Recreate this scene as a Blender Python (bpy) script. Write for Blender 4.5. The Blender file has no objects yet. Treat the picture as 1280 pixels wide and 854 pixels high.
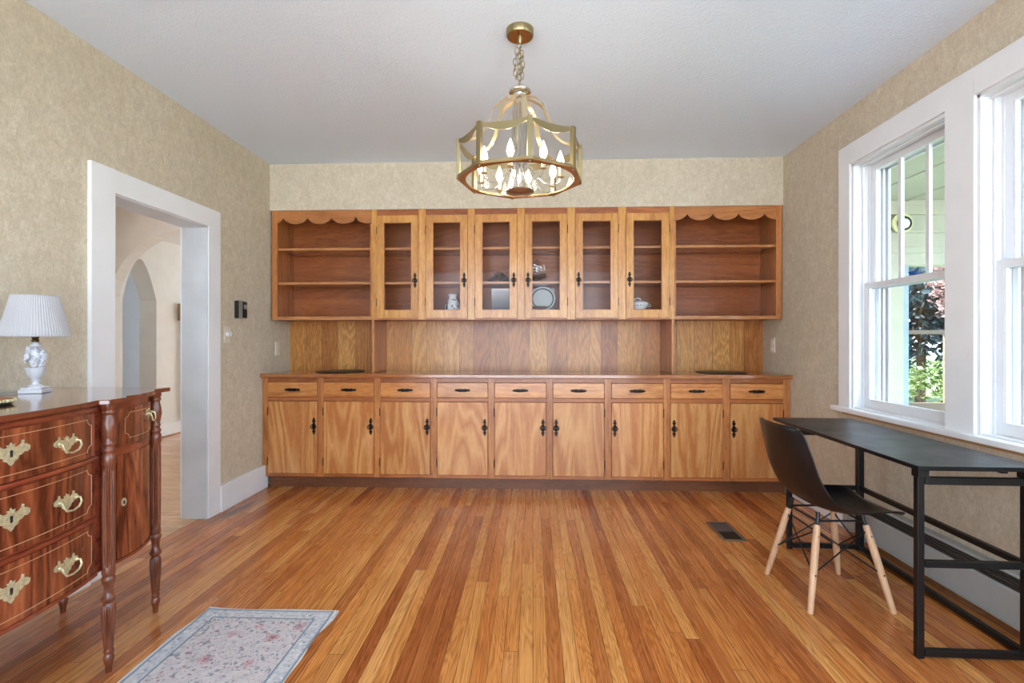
import bpy, bmesh, math, random
from mathutils import Vector, Matrix
random.seed(7)
PI = math.pi
COL = bpy.context.scene.collection

# ------------------------------------------------------------------ helpers
def lin(c):
    return tuple((v/12.92 if v <= .04045 else ((v+.055)/1.055)**2.4) for v in [q/255. for q in c]) + (1.,)

class MB:
    """collects verts / faces in world (or root-local) coordinates"""
    def __init__(s): s.v = []; s.f = []
    def add(s, vs, fs):
        b = len(s.v); s.v += [tuple(p) for p in vs]; s.f += [tuple(i+b for i in f) for f in fs]; return s
    def box(s, x0, x1, y0, y1, z0, z1):
        x0, x1 = min(x0, x1), max(x0, x1); y0, y1 = min(y0, y1), max(y0, y1); z0, z1 = min(z0, z1), max(z0, z1)
        vs = [(x, y, z) for x in (x0, x1) for y in (y0, y1) for z in (z0, z1)]
        return s.add(vs, [(0,1,3,2),(4,6,7,5),(0,4,5,1),(2,3,7,6),(0,2,6,4),(1,5,7,3)])
    def tube(s, pts, r, n=8, cap=True, sq=False, closed=False):
        pts = [Vector(p) for p in pts]; m = len(pts)
        rr = r if isinstance(r, (list, tuple)) else [r]*m
        up = Vector((0, 0, 1)); t0 = (pts[1]-pts[0]).normalized()
        if abs(t0.dot(up)) > .95: up = Vector((0, 1, 0))
        nrm = (up - t0*up.dot(t0)).normalized(); vs = []
        for i in range(m):
            if closed: t = (pts[(i+1) % m]-pts[i-1]).normalized()
            else: t = (pts[min(i+1, m-1)]-pts[max(i-1, 0)]).normalized()
            nrm = (nrm - t*nrm.dot(t)).normalized(); bi = t.cross(nrm)
            for k in range(n):
                a = 2*PI*k/n + (PI/4 if sq else 0)
                vs.append(pts[i] + (nrm*math.cos(a)+bi*math.sin(a))*rr[i]*(math.sqrt(2) if sq else 1))
        fs = []
        for i in range(m if closed else m-1):
            j = (i+1) % m
            for k in range(n):
                l = (k+1) % n; fs.append((i*n+k, i*n+l, j*n+l, j*n+k))
        if cap and not closed: fs += [tuple(reversed(range(n))), tuple((m-1)*n+k for k in range(n))]
        return s.add(vs, fs)
    def lathe(s, prof, c=(0, 0, 0), n=24, mod=None, a0=0., cap=True):
        vs = []; m = len(prof)
        for i, (r, z) in enumerate(prof):
            for k in range(n):
                a = a0+2*PI*k/n; q = r*(mod(a, z, i) if mod else 1)
                vs.append((c[0]+q*math.cos(a), c[1]+q*math.sin(a), c[2]+z))
        fs = [(i*n+k, i*n+(k+1) % n, (i+1)*n+(k+1) % n, (i+1)*n+k) for i in range(m-1) for k in range(n)]
        if cap: fs += [tuple(reversed(range(n))), tuple((m-1)*n+k for k in range(n))]
        return s.add(vs, fs)
    def prism(s, poly, z0, z1):
        n = len(poly)
        vs = [(x, y, z0) for x, y in poly]+[(x, y, z1) for x, y in poly]
        return s.add(vs, [tuple(reversed(range(n))), tuple(range(n, 2*n))]+[(k, (k+1) % n, n+(k+1) % n, n+k) for k in range(n)])
    def plate(s, poly, fn, th):
        """2D polygon mapped by fn(a, b, depth) and given thickness"""
        n = len(poly)
        vs = [fn(a, b, 0) for a, b in poly]+[fn(a, b, th) for a, b in poly]
        return s.add(vs, [tuple(reversed(range(n))), tuple(range(n, 2*n))]+[(k, (k+1) % n, n+(k+1) % n, n+k) for k in range(n)])
    def grid(s, fn, nu, nv, th=None):
        """surface fn(i, j) -> (front, back) points; closed slab"""
        vs = []; fs = []
        for i in range(nu+1):
            for j in range(nv+1):
                vs.append(fn(i/nu, j/nv, 0))
        W = nv+1
        for i in range(nu):
            for j in range(nv): fs.append((i*W+j, (i+1)*W+j, (i+1)*W+j+1, i*W+j+1))
        if th is not None:
            b = len(vs)
            for i in range(nu+1):
                for j in range(nv+1): vs.append(fn(i/nu, j/nv, th))
            for i in range(nu):
                for j in range(nv): fs.append((b+i*W+j, b+i*W+j+1, b+(i+1)*W+j+1, b+(i+1)*W+j))
            for i in range(nu):
                for j in (0, nv):
                    q = (i*W+j, (i+1)*W+j, b+(i+1)*W+j, b+i*W+j); fs.append(q if j else q[::-1])
            for j in range(nv):
                for i in (0, nu):
                    q = (i*W+j, i*W+j+1, b+i*W+j+1, b+i*W+j); fs.append(q if not i else q[::-1])
        return s.add(vs, fs)
    def ell(s, c, r, n=10, m=7, R=None):
        vs = []; fs = []
        for i in range(m+1):
            t = PI*i/m
            for k in range(n):
                a = 2*PI*k/n
                p = Vector((r[0]*math.sin(t)*math.cos(a), r[1]*math.sin(t)*math.sin(a), r[2]*math.cos(t)))
                if R: p = R @ p
                vs.append((c[0]+p.x, c[1]+p.y, c[2]+p.z))
        fs = [(i*n+k, (i+1)*n+k, (i+1)*n+(k+1) % n, i*n+(k+1) % n) for i in range(m) for k in range(n)]
        return s.add(vs, fs)
    def build(s, name, mat, parent=None, o=(0, 0, 0), smooth=False, bev=0, seg=2, solid=0, sub=0):
        me = bpy.data.meshes.new(name)
        me.from_pydata([(v[0]-o[0], v[1]-o[1], v[2]-o[2]) for v in s.v], [], s.f)
        bm = bmesh.new(); bm.from_mesh(me)
        bmesh.ops.remove_doubles(bm, verts=bm.verts, dist=1e-6)
        bmesh.ops.recalc_face_normals(bm, faces=bm.faces)
        bm.to_mesh(me); bm.free()
        ob = bpy.data.objects.new(name, me); COL.objects.link(ob)
        me.materials.append(mat)
        if smooth:
            me.polygons.foreach_set('use_smooth', [True]*len(me.polygons))
            me.set_sharp_from_angle(angle=math.radians(38))
        if solid:
            m = ob.modifiers.new('solid', 'SOLIDIFY'); m.thickness = solid; m.offset = 0
        if bev:
            m = ob.modifiers.new('bevel', 'BEVEL'); m.width = bev; m.segments = seg; m.limit_method = 'ANGLE'
            m.harden_normals = False
        if sub:
            m = ob.modifiers.new('sub', 'SUBSURF'); m.levels = sub; m.render_levels = sub
        if parent: ob.parent = parent
        else: ob.location = o
        return ob

def thing(name, label, cat, loc=(0, 0, 0), rz=0, group=None):
    o = bpy.data.objects.new(name, None); COL.objects.link(o)
    o.empty_display_size = .05
    o.location = loc; o.rotation_euler = (0, 0, rz); tag(o, label, cat, group); return o
def tag(o, label, cat, group=None, kind=None):
    o['label'] = label; o['category'] = cat
    if group: o['group'] = group
    if kind: o['kind'] = kind
    return o
def struct(o): o['kind'] = 'structure'; return o
def copy_tree(o, parent=None):
    c = o.copy(); COL.objects.link(c)
    if parent: c.parent = parent
    for ch in list(o.children): copy_tree(ch, c)
    return c

# ------------------------------------------------------------------ materials
class NT:
    def __init__(s, name):
        s.m = bpy.data.materials.new(name); s.m.use_nodes = True
        s.t = s.m.node_tree; s.n = s.t.nodes; s.l = s.t.links
        s.b = s.n['Principled BSDF']; s.out = s.n['Material Output']
    def node(s, typ, **kw):
        n = s.n.new(typ)
        for k, v in kw.items():
            if k.startswith('_'): setattr(n, k[1:], v)
        return n
    def put(s, sock, v):
        if hasattr(v, 'is_output') or isinstance(v, bpy.types.NodeSocket): s.l.new(v, sock)
        else: sock.default_value = v
    def math(s, op, a, b=0., c=0.):
        n = s.n.new('ShaderNodeMath'); n.operation = op
        s.put(n.inputs[0], a); s.put(n.inputs[1], b); s.put(n.inputs[2], c); return n.outputs[0]
    def coord(s, kind='Object'):
        return s.n.new('ShaderNodeTexCoord').outputs[kind]
    def mapv(s, v, scale=(1, 1, 1), rot=(0, 0, 0), loc=(0, 0, 0)):
        n = s.n.new('ShaderNodeMapping'); s.l.new(v, n.inputs[0])
        n.inputs['Scale'].default_value = scale; n.inputs['Rotation'].default_value = rot; n.inputs['Location'].default_value = loc
        return n.outputs[0]
    def noise(s, v, scale, detail=4, rough=.5, dist=0., out='Fac'):
        n = s.n.new('ShaderNodeTexNoise'); s.l.new(v, n.inputs['Vector'])
        n.inputs['Scale'].default_value = scale; n.inputs['Detail'].default_value = detail
        n.inputs['Roughness'].default_value = rough; n.inputs['Distortion'].default_value = dist
        return n.outputs[out]
    def ramp(s, f, stops):
        n = s.n.new('ShaderNodeValToRGB'); s.l.new(f, n.inputs[0]); e = n.color_ramp.elements
        while len(e) < len(stops): e.new(.5)
        for i, (p, c) in enumerate(stops): e[i].position = p; e[i].color = c if len(c) == 4 else lin(c)
        return n.outputs[0]
    def mix(s, f, a, b, mode='MIX'):
        n = s.n.new('ShaderNodeMix'); n.data_type = 'RGBA'; n.blend_type = mode
        s.put(n.inputs[0], f); s.put(n.inputs[6], a); s.put(n.inputs[7], b); return n.outputs[2]
    def bump(s, h, strength=.3, dist=.01):
        n = s.n.new('ShaderNodeBump'); n.inputs['Strength'].default_value = strength; n.inputs['Distance'].default_value = dist
        s.l.new(h, n.inputs['Height']); s.l.new(n.outputs[0], s.b.inputs['Normal'])
    def set(s, **kw):
        for k, v in kw.items():
            s.put(s.b.inputs[k.replace('_', ' ')], v)
        return s.m

def plain(name, c, rough=.5, metal=0., var=.04, scale=6., bump=0., bscale=60., **kw):
    t = NT(name); co = t.coord()
    f = t.noise(co, scale, 3)
    a = lin(c); lo = tuple(max(0, q*(1-var*2)) for q in a[:3])+(1,); hi = tuple(min(1, q*(1+var*2)) for q in a[:3])+(1,)
    t.set(Base_Color=t.ramp(f, [(.3, lo), (.7, hi)]), Roughness=rough, Metallic=metal, **kw)
    if bump: t.bump(t.noise(co, bscale, 3), bump, .003)
    return t.m

def wood(name, dark, mid, light, axis='z', rough=.3, cath=1., obvar=.0, coat=.15, fine=1., scl=1., pore=.5, ringw=.36, fl=.55):
    """grain running along axis"""
    t = NT(name); co = t.coord()
    oi = t.n.new('ShaderNodeObjectInfo').outputs['Random']
    off = t.n.new('ShaderNodeCombineXYZ')
    for i in range(3): t.l.new(t.math('MULTIPLY', oi, 7.+i*3.3), off.inputs[i])
    va = t.n.new('ShaderNodeVectorMath'); va.operation = 'ADD'; t.l.new(co, va.inputs[0]); t.l.new(off.outputs[0], va.inputs[1])
    v = va.outputs[0]
    al = .12
    sc = {'x': (al, 1, 1), 'y': (1, al, 1), 'z': (1, 1, al)}[axis]
    vm = t.mapv(v, tuple(q*scl for q in sc))
    warp = t.noise(vm, 2.2, 4, .45, .9)
    rings = t.math('FRACT', t.math('MULTIPLY', warp, 16.*cath))
    rings = t.math('ABSOLUTE', t.math('SUBTRACT', rings, .5))
    sf = {'x': (.03, 1, 1), 'y': (1, .03, 1), 'z': (1, 1, .03)}[axis]
    fib = t.noise(t.mapv(v, sf), 170*fine, 3, .6)
    big = t.noise(vm, 3.0, 3, .5)
    sk = {'x': (.2, 1, 1), 'y': (1, .2, 1), 'z': (1, 1, .2)}[axis]
    fleck = t.noise(t.mapv(v, sk), 75*fine, 3, .65)
    f = t.math('ADD', t.math('MULTIPLY', rings, ringw), t.math('ADD', t.math('MULTIPLY', fib, pore), t.math('ADD', t.math('MULTIPLY', big, .5), t.math('MULTIPLY', fleck, fl))))
    f = t.math('MULTIPLY', f, 1./(.25*ringw*2+.5*pore+.25+.5*fl)*.5)
    c = t.ramp(f, [(.33, dark), (.5, mid), (.66, light)])
    if obvar:
        k = t.math('ADD', t.math('MULTIPLY', oi, obvar*2), 1-obvar)
        cc = t.n.new('ShaderNodeCombineColor')
        t.l.new(k, cc.inputs[0]); t.l.new(k, cc.inputs[1]); t.l.new(t.math('POWER', k, 1.5), cc.inputs[2])
        c = t.mix(1., c, cc.outputs[0], 'MULTIPLY')
    t.set(Base_Color=c, Roughness=rough)
    t.b.inputs['Coat Weight'].default_value = coat; t.b.inputs['Coat Roughness'].default_value = .12
    t.bump(fib, .06, .001)
    return t.m

# wallpaper: mottled beige; the paper greys a little where its print is cooler
def wallpaper(name, A, B, C):
    t = NT(name); co = t.coord()
    a = t.noise(t.mapv(co, (1, 1, .8)), 16, 5, .7, .8)
    b = t.noise(t.mapv(co, (1, 1, .6)), 75, 4, .7, 1.2)
    c = t.noise(co, 1.3, 2)
    f = t.math('ADD', t.math('MULTIPLY', a, .38), t.math('ADD', t.math('MULTIPLY', b, .52), t.math('MULTIPLY', c, .1)))
    t.set(Base_Color=t.ramp(f, [(.38, A), (.5, B), (.62, C)]), Roughness=.75)
    t.bump(b, .15, .002)
    return t.m
M = {}
M['paper'] = wallpaper('wallpaper_beige', (186, 174, 151), (201, 188, 165), (216, 206, 186))
M['white'] = plain('white_trim_paint', (232, 233, 234), .4, var=.012)
M['whitegloss'] = plain('white_gloss_paint', (224, 224, 226), .3, var=.01)
M['hall'] = plain('hall_plaster', (222, 218, 211), .8, var=.015)
M['heater'] = plain('heater_enamel', (164, 164, 161), .4, var=.02)
M['dark'] = plain('dark_gap', (24, 22, 20), .6)

t = NT('ceiling_stipple'); co = t.coord()
h = t.noise(co, 70, 4, .65, .4)
t.set(Base_Color=lin((222, 235, 249)), Roughness=.9); t.bump(h, .6, .008); M['ceil'] = t.m

def planks(name, along, W, L, cols, rough=.22, stain=False):
    t = NT(name); co = t.coord()
    sp = t.n.new('ShaderNodeSeparateXYZ'); t.l.new(co, sp.inputs[0])
    X, Y = (sp.outputs[0], sp.outputs[1]) if along == 'y' else (sp.outputs[1], sp.outputs[0])
    xs = t.math('DIVIDE', X, W); row = t.math('FLOOR', xs); fx = t.math('FRACT', xs)
    def wn(a, b=0.):
        cb = t.n.new('ShaderNodeCombineXYZ'); t.put(cb.inputs[0], a); t.put(cb.inputs[1], b)
        n = t.n.new('ShaderNodeTexWhiteNoise'); n.noise_dimensions = '3D'; t.l.new(cb.outputs[0], n.inputs[0]); return n
    r1 = wn(row, 3.7).outputs[0]
    ys = t.math('ADD', t.math('DIVIDE', Y, L), t.math('MULTIPLY', r1, 9.)); seg = t.math('FLOOR', ys); fy = t.math('FRACT', ys)
    w = wn(row, seg); rnd = w.outputs[0]; rc = w.outputs[1]
    # grain in plank space with random offset
    cb = t.n.new('ShaderNodeCombineXYZ')
    t.l.new(t.math('ADD', X, t.math('MULTIPLY', rnd, 37.)), cb.inputs[0]); t.l.new(t.math('ADD', t.math('MULTIPLY', Y, .09), t.math('MULTIPLY', rnd, 11.)), cb.inputs[1]); cb.inputs[2].default_value = 0
    g = t.noise(cb.outputs[0], 7.5, 3, .5, .6)
    ring = t.math('ABSOLUTE', t.math('SUBTRACT', t.math('FRACT', t.math('MULTIPLY', g, 24.)), .5))
    cb2 = t.n.new('ShaderNodeCombineXYZ')
    t.l.new(t.math('ADD', X, t.math('MULTIPLY', rnd, 5.)), cb2.inputs[0]); t.l.new(t.math('MULTIPLY', Y, .010), cb2.inputs[1])
    fib = t.noise(cb2.outputs[0], 230, 3, .55)
    base = t.ramp(rnd, [(i/(len(cols)-1), c) for i, c in enumerate(cols)])
    gr = t.math('ADD', t.math('MULTIPLY', ring, .55), t.math('MULTIPLY', fib, .75))
    k = t.ramp(gr, [(.30, (.58, .47, .36, 1)), (.56, (.96, .94, .9, 1)), (.8, (1.08, 1.08, 1.06, 1))])
    c = t.mix(1., base, k, 'MULTIPLY')
    ex = t.math('MINIMUM', fx, t.math('SUBTRACT', 1., fx)); ey = t.math('MULTIPLY', t.math('MINIMUM', fy, t.math('SUBTRACT', 1., fy)), L/W)
    e = t.math('MINIMUM', ex, ey)
    gap = t.math('LESS_THAN', e, .022)
    c = t.mix(t.math('MULTIPLY', gap, .85), c, lin((78, 38, 16)))
    if stain:
        # dark water stain along the left baseboard beside the doorway
        dx = t.math('DIVIDE', t.math('ADD', X, 2.13), .07); dy = t.math('DIVIDE', t.math('SUBTRACT', Y, 3.58), .27)
        sk = t.math('SUBTRACT', dx, t.math('MULTIPLY', dy, .35))
        d = t.math('SQRT', t.math('ADD', t.math('MULTIPLY', sk, sk), t.math('MULTIPLY', dy, dy)))
        d = t.math('ADD', d, t.math('MULTIPLY', t.math('SUBTRACT', fib, .5), 1.2))
        mr = t.n.new('ShaderNodeMapRange'); t.l.new(d, mr.inputs[0]); mr.inputs[1].default_value = .35; mr.inputs[2].default_value = 1.25; mr.inputs[3].default_value = .62; mr.inputs[4].default_value = 0.
        c = t.mix(mr.outputs[0], c, lin((66, 48, 46)))
    hh = t.math('SUBTRACT', t.math('MULTIPLY', fib, .2), gap)
    t.set(Base_Color=c, Roughness=t.math('ADD', t.math('MULTIPLY', fib, .16), rough-.06))
    t.b.inputs['Coat Weight'].default_value = .25; t.b.inputs['Coat Roughness'].default_value = .1
    t.bump(hh, .12, .0015)
    return t.m
M['floor'] = planks('oak_strip_floor', 'y', .0572, 2.1,
    [(158, 84, 42), (190, 112, 56), (208, 130, 66), (214, 140, 74), (174, 98, 50), (222, 156, 88), (200, 120, 60), (230, 170, 104)], .24, True)
M['floorhall'] = planks('pale_oak_strip_floor', 'x', .0572, 1.0,
    [(200, 152, 112), (206, 160, 120), (212, 170, 132), (196, 146, 106), (218, 178, 140)], .3)

DK, MD, LT = (142, 80, 38), (186, 118, 62), (208, 146, 84)
M['frame_v'] = wood('oak_frame_upright', DK, MD, LT, 'z', .3, .7, .05)
M['frame_h'] = wood('oak_frame_rail', (132, 70, 34), (174, 102, 52), (196, 128, 70), 'x', .3, .7, .05)
M['shelf'] = wood('oak_shelf', (156, 98, 56), (188, 128, 78), (206, 150, 98), 'x', .25, .8, .03, coat=.4)
M['ply_door'] = wood('plywood_door', (182, 112, 58), (210, 150, 90), (224, 172, 112), 'z', .27, .75, .06, coat=.3, scl=1.3, pore=.2, ringw=.6, fl=.3)
M['drawer'] = wood('oak_drawer', (160, 88, 42), (200, 132, 70), (220, 162, 98), 'x', .27, .9, .10, coat=.3)
M['glazed'] = wood('oak_glazed_door', (170, 108, 48), (204, 146, 74), (222, 172, 98), 'z', .27, .7, .03, coat=.3)
M['counter'] = wood('oak_worktop', (130, 72, 38), (168, 104, 58), (190, 130, 80), 'x', .14, .7, .0, coat=.6)

def paneling():
    t = NT('oak_plank_paneling'); co = t.coord()
    sp = t.n.new('ShaderNodeSeparateXYZ'); t.l.new(co, sp.inputs[0]); X, Z = sp.outputs[0], sp.outputs[2]
    # random widths: jitter by low frequency warp of x
    wv = t.n.new('ShaderNodeTexVoronoi'); wv.voronoi_dimensions = '1D'; wv.feature = 'F1'; wv.inputs['Scale'].default_value = 6.2; wv.inputs['Randomness'].default_value = .8
    t.l.new(X, wv.inputs['W']); rc = wv.outputs['Color']
    we = t.n.new('ShaderNodeTexVoronoi'); we.voronoi_dimensions = '1D'; we.feature = 'DISTANCE_TO_EDGE'; we.inputs['Scale'].default_value = 6.2; we.inputs['Randomness'].default_value = .8
    t.l.new(X, we.inputs['W']); e = we.outputs['Distance']
    s3 = t.n.new('ShaderNodeSeparateColor'); t.l.new(rc, s3.inputs[0]); rnd = s3.outputs[0]
    cb = t.n.new('ShaderNodeCombineXYZ'); t.l.new(t.math('ADD', X, t.math('MULTIPLY', rnd, 19.)), cb.inputs[0]); t.l.new(t.math('ADD', t.math('MULTIPLY', Z, .14), rnd), cb.inputs[2])
    g = t.noise(cb.outputs[0], 5, 4, .5, .8); ring = t.math('ABSOLUTE', t.math('SUBTRACT', t.math('FRACT', t.math('MULTIPLY', g, 17.)), .5))
    cb2 = t.n.new('ShaderNodeCombineXYZ'); t.l.new(X, cb2.inputs[0]); t.l.new(t.math('MULTIPLY', Z, .04), cb2.inputs[2])
    fib = t.noise(t.mapv(cb2.outputs[0], (1, 1, 4)), 110, 4, .7)
    base = t.ramp(rnd, [(0, (172, 104, 48)), (.4, (208, 146, 78)), (.7, (220, 162, 92)), (1, (192, 124, 62))])
    k = t.ramp(t.math('ADD', t.math('MULTIPLY', ring, .5), t.math('MULTIPLY', fib, .7)), [(.34, (.62, .54, .44, 1)), (.6, (.98, .96, .93, 1)), (.78, (1.12, 1.12, 1.1, 1))])
    c = t.mix(1., base, k, 'MULTIPLY')
    gap = t.math('LESS_THAN', e, .012)
    c = t.mix(t.math('MULTIPLY', gap, .7), c, lin((60, 32, 16)))
    t.set(Base_Color=c, Roughness=.3); t.b.inputs['Coat Weight'].default_value = .1; t.b.inputs['Coat Roughness'].default_value = .12
    t.bump(t.math('SUBTRACT', t.math('MULTIPLY', fib, .15), gap), .15, .002)
    return t.m
M['panel'] = paneling()
M['inner'] = wood('shaded_oak_cabinet_back', (128, 66, 30), (160, 90, 44), (178, 110, 60), 'x', .34, .9, .0, coat=.08, pore=.3)  # oak toned down; the shade inside the cabinets is in its colour
M['iron'] = plain('antique_black_iron', (38, 32, 28), .38, .7, var=.2, scale=60)
M['mahog'] = wood('figured_mahogany', (84, 34, 20), (146, 76, 46), (190, 116, 72), 'z', .2, .6, .03, coat=.5, scl=2.4, pore=.15, ringw=.5, fl=.3)
M['mahog_h'] = wood('mahogany_rail', (94, 38, 24), (134, 62, 40), (158, 84, 56), 'y', .2, .8, .02, coat=.5, pore=.3)
M['mahog_top'] = wood('polished_mahogany_top', (96, 44, 26), (124, 62, 40), (146, 82, 56), 'y', .1, .8, .0, coat=.8, pore=.25)
M['mahog_leg'] = wood('turned_mahogany', (74, 34, 20), (126, 66, 40), (158, 92, 58), 'z', .28, .8, .0, coat=.35, pore=.5)
M['inlay'] = plain('boxwood_inlay', (198, 152, 108), .35)
M['brass'] = plain('aged_brass', (206, 198, 160), .38, .55, var=.12, scale=90)
M['brassdk'] = plain('dark_brass', (92, 74, 44), .35, .85, var=.2, scale=90)
M['gold'] = plain('satin_brass_lamp', (156, 140, 102), .34, .9, var=.03)
M['goldpale'] = plain('pale_champagne_metal', (214, 196, 158), .3, .85, var=.02)
M['copper'] = plain('bronze_underside', (176, 130, 84), .25, .9, var=.05)
M['chrome'] = plain('polished_chrome', (225, 225, 228), .06, 1., var=.01)
M['black'] = plain('black_powder_coat', (11, 11, 13), .42, .2, var=.1, scale=30)
t = NT('black_laminate_top'); co = t.coord(); f = t.noise(co, 7, 5, .6, .5)
t.set(Base_Color=t.ramp(f, [(.3, (11, 12, 15)), (.7, (22, 24, 28))]), Roughness=t.math('ADD', t.math('MULTIPLY', f, .25), .22)); t.b.inputs['Specular IOR Level'].default_value = .28; M['desktop'] = t.m
M['plastic'] = plain('black_moulded_plastic', (15, 15, 17), .34, var=.06, scale=20)
M['beech'] = wood('beech_dowel', (186, 140, 104), (206, 164, 128), (220, 182, 148), 'z', .45, .6, .02, coat=.05, pore=.3)
M['porcelain'] = plain('white_alabaster', (208, 207, 212), .3, var=.03, scale=14, bump=.1)
t = NT('pleated_linen_shade')
t.set(Base_Color=lin((206, 203, 206)), Roughness=.85)
tr = t.n.new('ShaderNodeBsdfTranslucent'); tr.inputs[0].default_value = lin((200, 198, 200)); mx = t.n.new('ShaderNodeMixShader'); mx.inputs[0].default_value = .3
t.l.new(t.b.outputs[0], mx.inputs[1]); t.l.new(tr.outputs[0], mx.inputs[2]); t.l.new(mx.outputs[0], t.out.inputs[0]); M['shade'] = t.m
M['ivory'] = plain('ivory_plastic', (216, 208, 190), .4)
M['greyplastic'] = plain('grey_thermostat', (150, 148, 142), .35, .3)
M['matgrey'] = plain('dark_grey_placemat', (62, 62, 56), .45, var=.1, scale=40, bump=.2)
M['tray_brown'] = plain('brown_woven_trivet', (150, 98, 52), .6, var=.25, scale=40, bump=.4)
M['braid'] = plain('cream_braid', (218, 206, 160), .6, var=.2, scale=80)
M['green'] = plain('dark_green_felt', (40, 52, 42), .7)
M['cream'] = plain('cream_porch_paint', (172, 168, 150), .6, var=.02)
M['creamdk'] = plain('pale_green_porch_boards', (164, 162, 144), .6, var=.02)
M['brownframe'] = plain('brown_screen_frame', (104, 88, 72), .5)
M['bluegrey'] = plain('blue_grey_post', (140, 158, 172), .5)
M['blueglass'] = plain('cobalt_blue_glass', (40, 86, 150), .1)
M['yellow'] = plain('yellow_lantern_plate', (206, 198, 150), .45)
M['soil'] = plain('lawn', (78, 104, 54), .9, var=.3, scale=3)
M['bark'] = plain('bark', (86, 68, 56), .9, var=.3, scale=12)

def leafmat(name, A, B):
    t = NT(name); co = t.coord(); f = t.noise(co, 14, 2)
    c = t.ramp(f, [(.35, A), (.65, B)]); t.set(Base_Color=c, Roughness=.45)
    tr = t.n.new('ShaderNodeBsdfTranslucent'); t.l.new(c, tr.inputs[0]); mx = t.n.new('ShaderNodeMixShader'); mx.inputs[0].default_value = .35
    t.l.new(t.b.outputs[0], mx.inputs[1]); t.l.new(tr.outputs[0], mx.inputs[2]); t.l.new(mx.outputs[0], t.out.inputs[0]); return t.m
M['leafgreen'] = leafmat('hedge_leaves', (52, 78, 30), (104, 124, 62))
M['leafblue'] = leafmat('blue_green_foliage', (72, 88, 96), (118, 134, 142))
M['leafred'] = leafmat('red_maple_foliage', (92, 66, 62), (146, 116, 112))

def thinglass(name, tint=(1, 1, 1, 1), fac=.06, rough=.0, edge=.6):
    t = NT(name); t.n.remove(t.b)
    tr = t.n.new('ShaderNodeBsdfTransparent'); tr.inputs[0].default_value = tint
    gl = t.n.new('ShaderNodeBsdfGlossy'); gl.inputs['Roughness'].default_value = rough
    lw = t.n.new('ShaderNodeLayerWeight'); lw.inputs[0].default_value = .25
    k = t.math('ADD', t.math('MULTIPLY', t.math('POWER', lw.outputs['Facing'], 2.), edge), fac)
    mx = t.n.new('ShaderNodeMixShader'); t.l.new(k, mx.inputs[0]); t.l.new(tr.outputs[0], mx.inputs[1]); t.l.new(gl.outputs[0], mx.inputs[2])
    t.l.new(mx.outputs[0], t.out.inputs[0]); return t.m
M['pane'] = thinglass('window_pane', (.92, .93, .93, 1), .03, 0, .25)
M['cabpane'] = thinglass('cabinet_door_pane', (.97, .97, .97, 1), .006, 0, .4)
M['lampglass'] = thinglass('lantern_panel_glass', (.98, .98, .97, 1), .010, 0, .10)
M['rodglass'] = thinglass('clear_glass_rod', (.88, .87, .84, 1), .34, .06, .8)
M['crystal'] = thinglass('cut_crystal', (.93, .94, .95, 1), .5, .08, .9)
t = NT('bulb_glow'); t.n.remove(t.b); em = t.n.new('ShaderNodeEmission'); em.inputs[0].default_value = (1., .92, .80, 1); em.inputs[1].default_value = 30.
t.l.new(em.outputs[0], t.out.inputs[0]); M['bulb'] = t.m

t = NT('white_china_blue_sprigs'); co = t.coord()
v = t.n.new('ShaderNodeTexNoise'); t.l.new(co, v.inputs['Vector']); v.inputs['Scale'].default_value = 34; v.inputs['Detail'].default_value = 3
t.set(Base_Color=t.ramp(v.outputs['Fac'], [(.56, (228, 228, 228)), (.62, (50, 44, 52))]), Roughness=.15); M['china'] = t.m
t = NT('white_china'); t.set(Base_Color=lin((230, 230, 230)), Roughness=.15); M['chinaw'] = t.m
M['silver'] = plain('brushed_silver_tray', (150, 151, 154), .32, .75, var=.05)

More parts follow.
